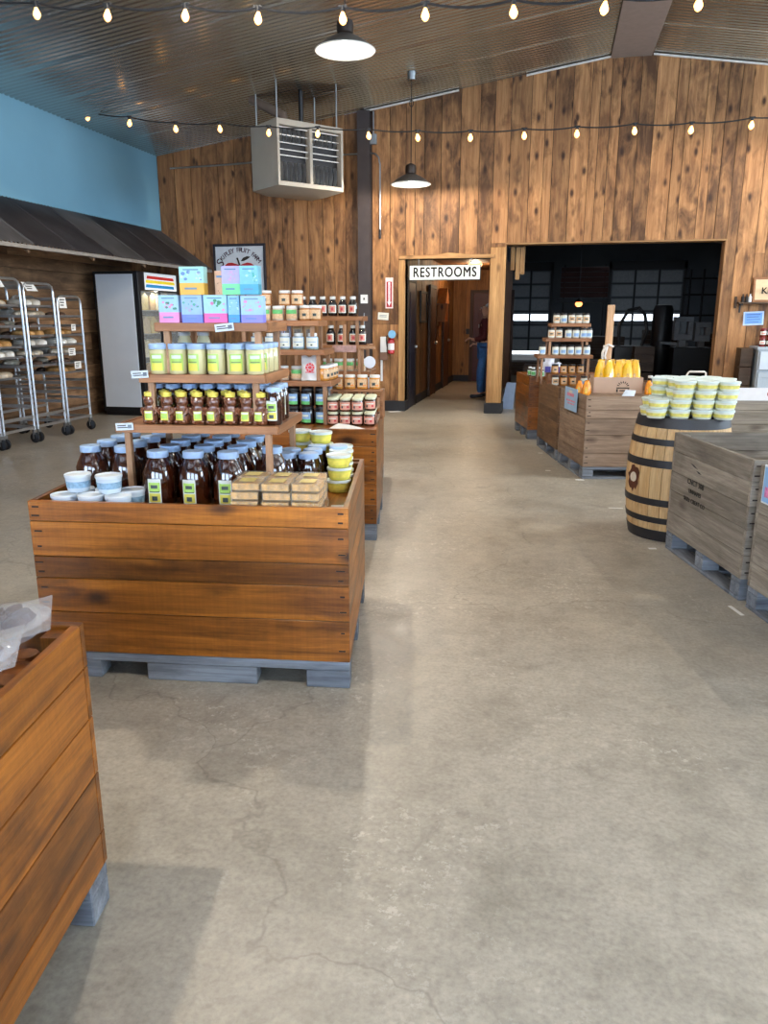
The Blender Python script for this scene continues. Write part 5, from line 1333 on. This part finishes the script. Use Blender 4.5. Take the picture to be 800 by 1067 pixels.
text('lettering', 'FIRE EXTINGUISHER', .026, pm('sign_red', '#a8222c', .5), t, (0, -.0072, .245), (R(90), R(-90), 0), ext=.0004)
b = MB(); M = Matrix.Translation((-2.615, YB-.011, 1.472)) @ Matrix.Rotation(R(4), 4, 'Y'); b.box(-.085,.085,-.004,0,-.055,.055,M); b.mi = 1
for k in range(2): b.box(-.06,.055,-.005,-.004,.008-.022*k,.018-.022*k,M)
tag(b.build('notice_card', [pm('notice_cream', '#e8e8dc', .6, var=.03), pm('grey_print', '#9aa2a8', .7)], smooth=False), 'small cream notice card under the fire extinguisher arrow sign', 'notice')
t = thing('fire_extinguisher', 'red fire extinguisher hanging on the plank wall by the restroom opening', 'extinguisher', (-2.475, YB-.075, .90))
b = MB(); b.lathe([(.045,0),(.055,.01),(.055,.20),(.04,.235),(.018,.25),(.018,.27)], 18); b.build('tank', pm('extinguisher_red', '#b3161d', .25, coat=.8), t)
b = MB(); b.cyl(.02, .27, .295, 12); b.box(-.012,.012,-.08,.03,.30,.312); b.box(-.012,.012,-.075,.02,.325,.335); b.build('valve', BLACK, t, smooth=False)
b = MB(); b.tube([(-.02,0,.285),(-.07,-.01,.27),(-.075,-.01,.2),(-.062,-.01,.1)], .009, 8); b.build('hose', BLACK, t)
b = MB(); b.lathe([(.0558,.06),(.0558,.16)], 12, a0=R(200), a1=R(340)); b.build('label', WHITE, t)
b = MB(); b.lathe([(0,-.003),(.06,-.003),(.062,0),(.06,.003),(0,.003)], 24, M=Matrix.Translation((-2.445, YB-.157, 1.20)) @ Matrix.Rotation(R(90), 4, 'X')); tag(b.build('round_tag', pm('blue_tag', '#7fb8de', .4)), 'round pale blue disc hanging in front of the fire extinguisher valve', 'tag')
t = thing('wall_cabinet', 'slim white wall box with brown lower panel beside the fire extinguisher', 'cabinet', (-2.60, YB-.02, .80))
b = MB(); b.box(-.05,.05,-.06,0,.12,.36); b.build('white_box', WHITE, t, bevel=.004)
b = MB(); b.box(-.055,.06,-.055,0,0,.119); b.build('brown_panel', pm('brown_panel', '#7c5a48', .6, var=.1), t, bevel=.003)
b = MB(); b.box(-.05,-.02,-.03,-.01,-.33,0); b.build('white_stick', WHITE, t, smooth=False)
t = thing('restrooms_sign', 'white RESTROOMS sign with black letters hanging in the opening', 'sign', (-1.655, YB-.05, 2.0))
b = MB(); b.box(-.535,.535,-.02,.02,.01,.215); b.build('board', pm('sign_board_white', '#dfe7e6', .5, var=.02), t, bevel=.003)
b = MB(); b.box(-.545,.545,-.015,.025,0,.01); b.box(-.545,.545,-.015,.025,.215,.225); b.box(-.545,-.535,-.015,.025,.01,.215); b.box(.535,.545,-.015,.025,.01,.215); b.build('edging', INK, t, smooth=False)
b = MB()
for x in (-.4, .4): b.cyl(.004, .225, .315, 6, c=(x,0,0))
b.build('hanger', GALV, t)
text('lettering', 'RESTROOMS', .20, INK, t, (0, -.0215, .112), (R(90), 0, 0), ext=.001, spacing=1.14, sx=.78, bold=.0045)

# right end of the back wall
t = thing('wall_shelf', 'narrow dark wooden shelf on brackets at the right end of the plank wall', 'shelf', (2.9, YB-.013, 1.64))
b = MB(); b.tint = (.7,.3,.3); b.box(-.37,.6,-.17,0,.0,.022); b.build('board', BARNX, t, bevel=.003)
for x in (-.33, .3):
    b = MB(); b.box(x,x+.02,-.14,0,-.02,0); b.box(x,x+.02,-.016,0,-.12,-.02); b.build('bracket', BLACK, t, smooth=False)
b = MB(); b.tint = (.5,.3,.3); b.box(-.40,-.37,-.03,0,-.06,.10); b.build('end_hook', BARNX, t, smooth=False)
t = thing('picture_frame', 'cream picture in a brown wooden frame standing on the wall shelf', 'picture', (2.915, YB-.10, 1.662))
b = MB(); M = Matrix.Rotation(R(-8), 4, 'X'); w_, h_ = .40, .34
for bx in ((-w_/2,w_/2,-.012,.012,0,.03), (-w_/2,w_/2,-.012,.012,h_-.03,h_), (-w_/2,-w_/2+.03,-.012,.012,.03,h_-.03), (w_/2-.03,w_/2,-.012,.012,.03,h_-.03)): b.box(*bx, M)
b.build('frame', pm('frame_brown', '#8a5a34', .5), t, bevel=.003)
b = MB(); b.box(-w_/2+.028,w_/2-.028,-.004,.004,.028,h_-.028,M); b.build('print', pm('print_cream', '#d9bd96', .6, var=.06), t, smooth=False)
text('lettering', 'KE', .12, INK, t, (-.03, -.028, .15), (R(82), 0, 0), ext=.0006, bold=.003)
for q, (x, c) in enumerate(((2.59, INK), (2.64, INK), (2.685, WHITE))):
    b = MB(); b.lathe([(.02,0),(.022,.005),(.022,.07),(.01,.085),(.01,.11),(0,.111)], 12); tag(b.build('small_vial', c, loc=(x, YB-.1, 1.6625)), 'small %s vial on the wall shelf, %s' % (('dark','dark','white')[q], ('leftmost','middle','nearest the picture')[q]), 'bottle', 'vials on the wall shelf')
t = thing('blue_notice', 'blue printed notice card on the plank wall below the narrow shelf', 'sign', (2.78, YB-.011, 1.44))
b = MB(); M = Matrix.Rotation(R(-2.5), 4, 'Y'); b.box(-.135,.135,-.004,0,-.095,.095,M); b.build('card', pm('notice_pale', '#bcd0ee', .5), t, smooth=False)
b = MB(); b.box(-.115,.115,-.0055,-.004,-.075,.075,M); b.mi = 1
for k in range(4): b.box(-.09,.09-.02*(k%2),-.0065,-.0055,.05-.035*k,.058-.035*k,M)
b.build('print', [pm('notice_blue', '#6f9fe0', .5, var=.05), pm('notice_ink', '#35549a', .6)], t, smooth=False)
t = thing('painted_cabinet', 'pale grey-blue painted panelled cabinet against the back wall at right', 'cabinet', (2.76, 11.62, 0))
CB = pm('cabinet_paint', '#a9b2ba', .55, var=.06, scale=6)
b = MB(); b.box(.02,1.18,.02,.46,.08,1.02); b.box(0,1.2,0,.48,1.02,1.06); b.box(.0,1.2,.0,.48,0,.08); b.build('carcass', CB, t, bevel=.004)
for k in range(2):
    x = .04 + k*.56
    d = MB(); d.box(x,x+.54,-.002,.02,.10,.72); 
    for q in ((x,x+.54,-.016,-.002,.10,.17),(x,x+.54,-.016,-.002,.65,.72),(x,x+.07,-.016,-.002,.17,.65),(x+.47,x+.54,-.016,-.002,.17,.65)): d.box(*q)
    dd = d.build('door', CB, t, bevel=.002); kb = MB(); kb.lathe([(0,0),(.014,.006),(.016,.018),(0,.026)], 12, M=Matrix.Translation((x+(.5 if k == 0 else .04),-.016,.45)) @ Matrix.Rotation(R(90),4,'X')); kb.build('knob', DKMET, dd)
    d = MB(); d.box(x,x+.54,-.014,.02,.75,1.0); dd = d.build('drawer', pm('drawer_pale', '#c3ccd6', .5, var=.04), t, bevel=.005)
    kb = MB(); kb.lathe([(0,0),(.014,.006),(.016,.018),(0,.026)], 12, M=Matrix.Translation((x+.27,-.014,.875)) @ Matrix.Rotation(R(90),4,'X')); kb.build('knob', DKMET, dd)
rj = Maker(jar_proto('red_jam_jar', 'x', 'jar', .042, .125, REDJ, pm('red_lid', '#7d231c', .4), lidr=.038, lidh=.022, lab=[(LW,0,1,0,1,0),(LP,.2,.7,.2,.8,.0006)], labz=(.035,.08), laba=2.2, shoulder=.86, neck=.88, n=14))
for l in range(2):
    for q in range(5):
        rj.put((2.83 + q*.09, 11.72, 1.0605 + l*.1255), 0, 'red jam jar on the painted cabinet, %s layer, %s from the left' % (('lower','upper')[l], ORD[q]), 'red jam jars')
t = thing('dark_boards', 'narrow dark brown stack of boards between the doorway jamb and the painted cabinet', 'crate', (2.58, 11.75, 0))  # narrow stack of dark brown boards left of the cabinet
b = MB()
for z in (0, .26, .52, .78): b.tint = rt(.45,.6); b.box(0,.16,0,.3,z+.003,z+.255)
b.build('board_courses', BARNX, t, bevel=.004)

# ---------- warehouse contents
DARK = pm('machine_black', '#0f1012', .5, var=.2); MG = pm('machine_grey', '#6d6f72', .5, var=.1)
t = thing('storage_tank', 'tall black cylindrical tank standing in the dark warehouse', 'tank', (2.25, 17.6, 0))
b = MB(); b.lathe([(.2,0),(.21,.02),(.21,1.6),(.17,1.7),(.06,1.72),(0,1.72)], 24); b.build('shell', DARK, t)
b = MB(); b.lathe([(.214,.8),(.214,.84)], 24); b.build('band', DKMET, t)
t = thing('packing_machine', 'grey machine with two square openings on a dark base in the warehouse', 'machine', (2.42, 16.9, 0))
b = MB(); b.box(0,.72,0,.6,0,.86); b.build('base_cabinet', DARK, t, bevel=.01)
for x, w_, z0, z1 in ((.0,.36,1.0,1.47), (.40,.30,.98,1.36)):
    b = MB(); b.box(x,x+w_,.1,.4,z0,z0+.12); b.box(x,x+w_,.1,.4,z1-.1,z1); b.box(x,x+.1,.1,.4,z0+.12,z1-.1); b.box(x+w_-.1,x+w_,.1,.4,z0+.12,z1-.1); b.box(x+.1,x+w_-.1,.3,.4,z0+.12,z1-.1); b.box(x+w_*.3,x+w_*.7,.15,.35,.86,z0); b.build('head_frame', MG, t, bevel=.008)
b = MB(); b.hexa([(-.25,.2,.93),(.3,.2,.86),(.3,.3,.86),(-.25,.3,.93),(-.25,.2,.97),(.3,.2,.94),(.3,.3,.94),(-.25,.3,.97)]); b.build('feed_arm', MG, t, smooth=False)
t = thing('hose_loop', 'black hose looping over a stand in the dark warehouse', 'hose', (1.66, 16.6, 0))
b = MB(); b.tube([(-.35,0,.9),(-.36,0,1.3),(-.2,0,1.6),(0,0,1.64),(.12,0,1.5),(.18,0,1.2),(.1,0,.9)], .035, 10); b.build('hose', DARK, t)
b = MB(); b.box(-.45,.3,-.25,.25,0,.9); b.build('pump_box', DARK, t, bevel=.02)
t = thing('pipe_frame', 'tall frame of black pipes standing at the back of the warehouse', 'frame', (2.95, 19.0, 0))
for x in (0, .28, .62):
    b = MB(); b.cyl(.025, 0, 2.5 - .2*(x > .5), 8, c=(x,0,0)); b.build('upright_pipe', DARK, t)
for z in (1.5, 1.95, 2.3):
    b = MB(); b.tube([(-.15,0,z),(.75,0,z)], .02, 8); b.build('cross_pipe', DARK, t)
t = thing('slatted_panel', 'dark red-brown slatted wooden panel mounted high in the warehouse', 'panel', (.85, 25.0, 1.95))
SLR = wood('red_slats', '#4a2018', '#2a100c', 'X', char=.3, knots=.2)
for k in range(6):
    b = MB(); b.tint = rt(.7,1.2); b.box(-.7,.7,0,.05,.1+k*.15,.23+k*.15); b.build('slat', SLR, t, bevel=.006)
for x in (-.62, .57):
    b = MB(); b.box(x,x+.05,.05,.12,-1.95,1.05); b.build('post', DARK, t, smooth=False)
b = MB(); b.box(-.8,.8,.0,.12,-.06,.06); b.build('beam', DARK, t, smooth=False)
t = thing('warehouse_lamp', 'small warm glowing lamp hanging deep in the dark warehouse', 'lamp', (.49, 17.0, 1.70))
b = MB(); b.lathe([(.0,-.03),(.05,-.02),(.075,.02),(.06,.06),(.03,.09)], 16); b.build('globe', pm('orange_globe', '#ffb070', .4, emis=('#ff8a4a', 5.)), t)
b = MB(); b.lathe([(.11,.06),(.04,.12),(.02,.14),(0,.14)], 16); b.build('shade', DARK, t)
b = MB(); b.cyl(.006, .14, roof(.49)-1.70, 6); b.build('cord', DARK, t)
for q, (x, y, w_, d_, h_) in enumerate(((-1.4,20.5,1.3,1.,.36), (.2,21.,1.6,1.,1.0), (3.6,20.5,1.6,1.,1.1), (2.4,22.,1.0,.8,1.15), (-.5,14.6,.8,.6,.62), (.6,14.9,.9,.6,.7), (1.5,15.2,.35,.5,.95), (3.4,15.5,1.0,.8,.9))):  # dark stacks added to cover the far floor so it reads black
    t = thing('added_dark_stack', 'dark stack added to black out the warehouse floor, %s' % ('far left','far middle','far right','beside the far right one','just inside the opening at left','just inside the opening, middle','tall narrow one by the hose','right of the grey machine')[q], 'crate', (x, y, 0), 0, 'added dark stacks in the warehouse')
    n = max(1, int(h_/.34))
    for k in range(n):
        b = MB(); z0 = k*h_/n; z1 = (k+1)*h_/n - .02
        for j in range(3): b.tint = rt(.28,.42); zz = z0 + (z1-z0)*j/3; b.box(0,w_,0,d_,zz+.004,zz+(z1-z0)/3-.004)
        b.build('stack_box', BARNX, t, smooth=False)
b = MB(); b.hexa([(-.10,-.02,0),(.10,-.02,0),(.10,.0,0),(-.10,0,0),(-.02,.1,.42),(.13,.1,.42),(.13,.12,.42),(-.02,.12,.42)])
tag(b.build('leaning_board', pm('pale_blue_board', '#8c9db8', .6, var=.1), loc=(-.68, 12.75, 0), smooth=False), 'pale blue board leaning just inside the opening behind the jamb', 'board')
for q, (x, z0) in enumerate(((-.70,2.16), (-.62,2.02), (-.55,2.1))):
    b = MB(); b.tint = rt(.6,.95); b.box(x,x+.065,12.55+.02*q,12.6+.02*q,z0,2.52); tag(b.build('hanging_plank', wood('jamb_wood', '#c99c66', '#94673c', 'Z', char=.3, knots=.6), bevel=.004), 'short plank hanging inside the top left of the opening, %s' % ('left','middle','right')[q], 'plank', 'planks in the opening')
b = MB(); b.box(-.75,-.5,12.5,12.66,2.5,2.56); struct(b.build('trim_9', BLACK, smooth=False))

# ---------- person in the hall
def skin(name, vs, es, rs, mat, parent, lev=2):
    me = bpy.data.meshes.new(name); me.from_pydata(vs, es, []); me.materials.append(mat)
    o = bpy.data.objects.new(name, me); COL.objects.link(o)
    o.modifiers.new('skin', 'SKIN'); sv = me.skin_vertices[0].data if me.skin_vertices else None
    if sv is None:
        bpy.context.view_layer.objects.active = o; sv = me.skin_vertices.new(name='s').data
    for v, r_ in zip(sv, rs): v.radius = r_ if isinstance(r_, tuple) else (r_, r_)
    sv[0].use_root = True
    m = o.modifiers.new('sub', 'SUBSURF'); m.levels = lev; m.render_levels = lev
    for p in me.polygons: p.use_smooth = True
    dg = bpy.context.evaluated_depsgraph_get(); me2 = bpy.data.meshes.new_from_object(o.evaluated_get(dg)); me2.name = name
    o.modifiers.clear(); o.data = me2; me2.shade_smooth()
    if parent: o.parent = parent
    return o
def person():
    t = thing('person', 'person in dark red top and blue jeans, half hidden behind the restroom opening jamb', 'person', (-1.2, 14.45, 0))
    SK = pm('skin_tone', '#b98a70', .5, var=.06); RED = pm('dark_red_top', '#4a0f12', .8, var=.15, scale=30); JN = pm('blue_jeans', '#2f5585', .85, var=.2, scale=30); SH = pm('dark_shoes', '#17171b', .6); HR = pm('grey_hair', '#8d8a88', .7, var=.2, scale=60)
    # pelvis, spine, head
    V = [(0,0,.92),(0,0,1.1),(-.01,0,1.28),(0,0,1.42),(0,0,1.48),(-.015,0,1.56),(-.02,0,1.66),
         (0,.1,.88),(-.02,.11,.48),(.01,.115,.09),(-.15,.12,.04), (0,-.1,.88),(-.07,-.10,.48),(-.06,-.1,.09),(-.22,-.11,.04),
         (0,.19,1.38),(.03,.22,1.12),(-.14,.2,.98),(-.2,.19,.97), (0,-.19,1.38),(0,-.22,1.12),(-.19,-.19,1.06),(-.25,-.18,1.08)]
    E_ = [(0,1),(1,2),(2,3),(3,4),(4,5),(5,6),(0,7),(7,8),(8,9),(9,10),(0,11),(11,12),(12,13),(13,14),(3,15),(15,16),(16,17),(17,18),(3,19),(19,20),(20,21),(21,22)]
    rr = [(.12,.15),(.105,.14),(.11,.15),(.07,.1),.05,.085,.075, .085,.06,.04,.035, .085,.06,.04,.035, .055,.042,.03,.025, .055,.042,.03,.025]
    skin('body', V, E_, rr, SK, t)
    q = lambda i: V[i]
    skin('top', [q(0),q(1),q(2),q(3),q(15),q(16),q(17),q(19),q(20),q(21)], [(0,1),(1,2),(2,3),(3,4),(4,5),(5,6),(3,7),(7,8),(8,9)], [(.14,.17),(.125,.16),(.13,.17),(.085,.12),.07,.055,.042,.07,.055,.042], RED, t)
    skin('jeans', [q(0),q(7),q(8),q(9),q(11),q(12),q(13)], [(0,1),(1,2),(2,3),(0,4),(4,5),(5,6)], [(.135,.16),.1,.078,.07,.1,.078,.07], JN, t)
    for a, c in ((9,10),(13,14)):
        va = Vector(q(a)); vc = Vector(q(c)); skin('shoe', [va + Vector((.06,0,-.035)), va + Vector((0,0,-.03)), vc, vc + Vector((-.03,0,-.005))], [(0,1),(1,2),(2,3)], [.04,.05,.038,.03], SH, t)
    skin('hair', [(.02,0,1.71),(.055,0,1.64),(.05,0,1.56)], [(0,1),(1,2)], [(.07,.075),(.06,.08),(.05,.07)], HR, t)
    for s in (1,-1):   # face: eyes; nose; mouth; hands
        b = MB(); b.lathe([(0,-.01),(.009,-.005),(.011,0),(.009,.005),(0,.01)], 8, c=(-.092, s*.032, 1.62)); b.build('eye', WHITE, t)
        b = MB(); b.lathe([(0,-.03),(.012,-.015),(.014,0),(.012,.02),(0,.03)], 8, c=(-.01, s*.085, 1.61)); b.build('ear', SK, t)
    b = MB(); b.tube([(-.095,0,1.625),(-.115,0,1.595),(-.1,0,1.585)], [.008,.014,.01], 8); b.build('nose', SK, t)
    b = MB(); b.tube([(-.092,-.025,1.555),(-.1,0,1.553),(-.092,.025,1.555)], .006, 6); b.build('mouth', pm('lips', '#8d4f48', .5), t)
    for s, hx, hy, hz in ((1,-.2,.19,.97), (-1,-.25,-.18,1.08)):
        o = Vector((hx, hy, hz))
        for k in range(4):
            f = Vector((-.035, (k-1.5)*.02, .0)); L = (.06,.07,.068,.05)[k]
            b = MB(); b.tube([o + f*.4, o + f + Vector((-.02,0,-.005)), o + f + Vector((-L*.75,0,-.02)), o + f + Vector((-L,0,-.045))], [.010,.010,.009,.007], 8); b.build('finger', SK, t)
        b = MB(); b.tube([o + Vector((0,-s*.02,.005)), o + Vector((-.03,-s*.045,.015)), o + Vector((-.06,-s*.05,.005))], [.012,.011,.008], 8); b.build('thumb', SK, t)
    b = MB(); b.box(-.13,-.122,-.05,.05,1.27,1.33); b.build('white_card', WHITE, t, smooth=False)
person()

# ---------- small pieces on the floor
for q, (x, y, w_, d_, rz) in enumerate(((.985,3.97,.02,.13,.28), (.70,5.02,.05,.03,.2), (.02,7.55,.05,.03,0), (-.07,8.55,.05,.03,.3), (.31,7.16,.08,.04,.1), (-2.4,12.0,.2,.12,.5), (-.1,9.2,.05,.03,.2), (.66,1.93,.014,.01,.2), (.55,6.1,.11,.012,.05))):
    b = MB(); b.box(-w_/2,w_/2,-d_/2,d_/2,0,.0016)
    tag(b.build('paper_scrap', PAPER, loc=(x,y,.0003), rz=rz, smooth=False), 'white paper scrap on the concrete floor, %s' % ('between the two grey bins','at the far foot of the lettered bin','beside the tan bin','beside the plain brown bin','at the near corner of the tan bin','by the baseboard left of the restrooms','beside the orange-stained bin','tiny one in the open aisle','thin strip near the barrel')[q], 'scrap', 'paper scraps on the floor')
#CONT
# ------------------------------------------------------------------ camera, lights
#LIGHTS
cam = bpy.data.cameras.new('camera'); co = bpy.data.objects.new('camera', cam); COL.objects.link(co)
cam.sensor_fit = 'HORIZONTAL'; cam.sensor_width = 36; cam.lens = 36
cam.clip_end = 200
co.location = (0, 0, 1.45); co.rotation_euler = (R(90 - 14.2046), 0, R(12.1057))
S.camera = co
def area(name, loc, rot, sx, sy, power, col, spread=180):
    l = bpy.data.lights.new(name, 'AREA'); l.shape = 'RECTANGLE'; l.size = sx; l.size_y = sy; l.energy = power; l.color = col; l.spread = R(spread)
    o = bpy.data.objects.new(name, l); COL.objects.link(o); o.location = loc; o.rotation_euler = rot; return o
for i, (x, w, h, z) in enumerate(((-3.9, 3, 2.3, 2.05), (.05, 3.1, 2.9, 1.75), (4.6, 4, 2.3, 2.05))):
    area('window_daylight', (x, YF+.02, z), (R(-90), 0, 0), w, h, 520, (.72, .86, 1.))
area('warehouse_fill', (3.5, 26, 3.9), (0, 0, 0), 5, 3, 110, (.8, .9, 1.))  # added fill light facing down under the warehouse roof, no opening there
def lampl(loc, power, col, size=.035):
    l = bpy.data.lights.new('lamp_light', 'POINT'); l.shadow_soft_size = size; l.energy = power; l.color = col
    o = bpy.data.objects.new('lamp_light', l); COL.objects.link(o); o.location = loc; return o
for (y, z) in ((1.5, 2.6), (6.5, 2.6), (10.2, 2.6)):
    area('side_window_daylight', (XR-.06, y, z), (0, R(90), 0), 1.8, 2.6, 300, (.66, .84, 1.))
for p in PL: lampl((p[0], p[1], p[2] - .012), 230, (1., .88, .72))
lampl((-1.6, 16.2, 2.36), 45, (1., .72, .45), .06)
lampl((-6.02, 11.3, 1.80), 5, (1., .93, .78), .03)
lampl((.49, 17.0, 1.62), 3, (1., .55, .25), .05)
w = bpy.data.worlds.new('world'); S.world = w; w.use_nodes = True
w.node_tree.nodes['Background'].inputs[0].default_value = (.5, .65, 1, 1); w.node_tree.nodes['Background'].inputs[1].default_value = .6
S.view_settings.view_transform = 'Standard'; S.view_settings.look = 'None'; S.view_settings.exposure = 0; S.view_settings.gamma = 1
S.view_settings.use_curve_mapping = False
S.cycles.max_bounces = 6; S.cycles.diffuse_bounces = 4; S.cycles.glossy_bounces = 3; S.cycles.transmission_bounces = 4; S.cycles.transparent_max_bounces = 8
S.cycles.caustics_reflective = False; S.cycles.caustics_refractive = False; S.cycles.sample_clamp_indirect = 4
S.cycles.use_denoising = True
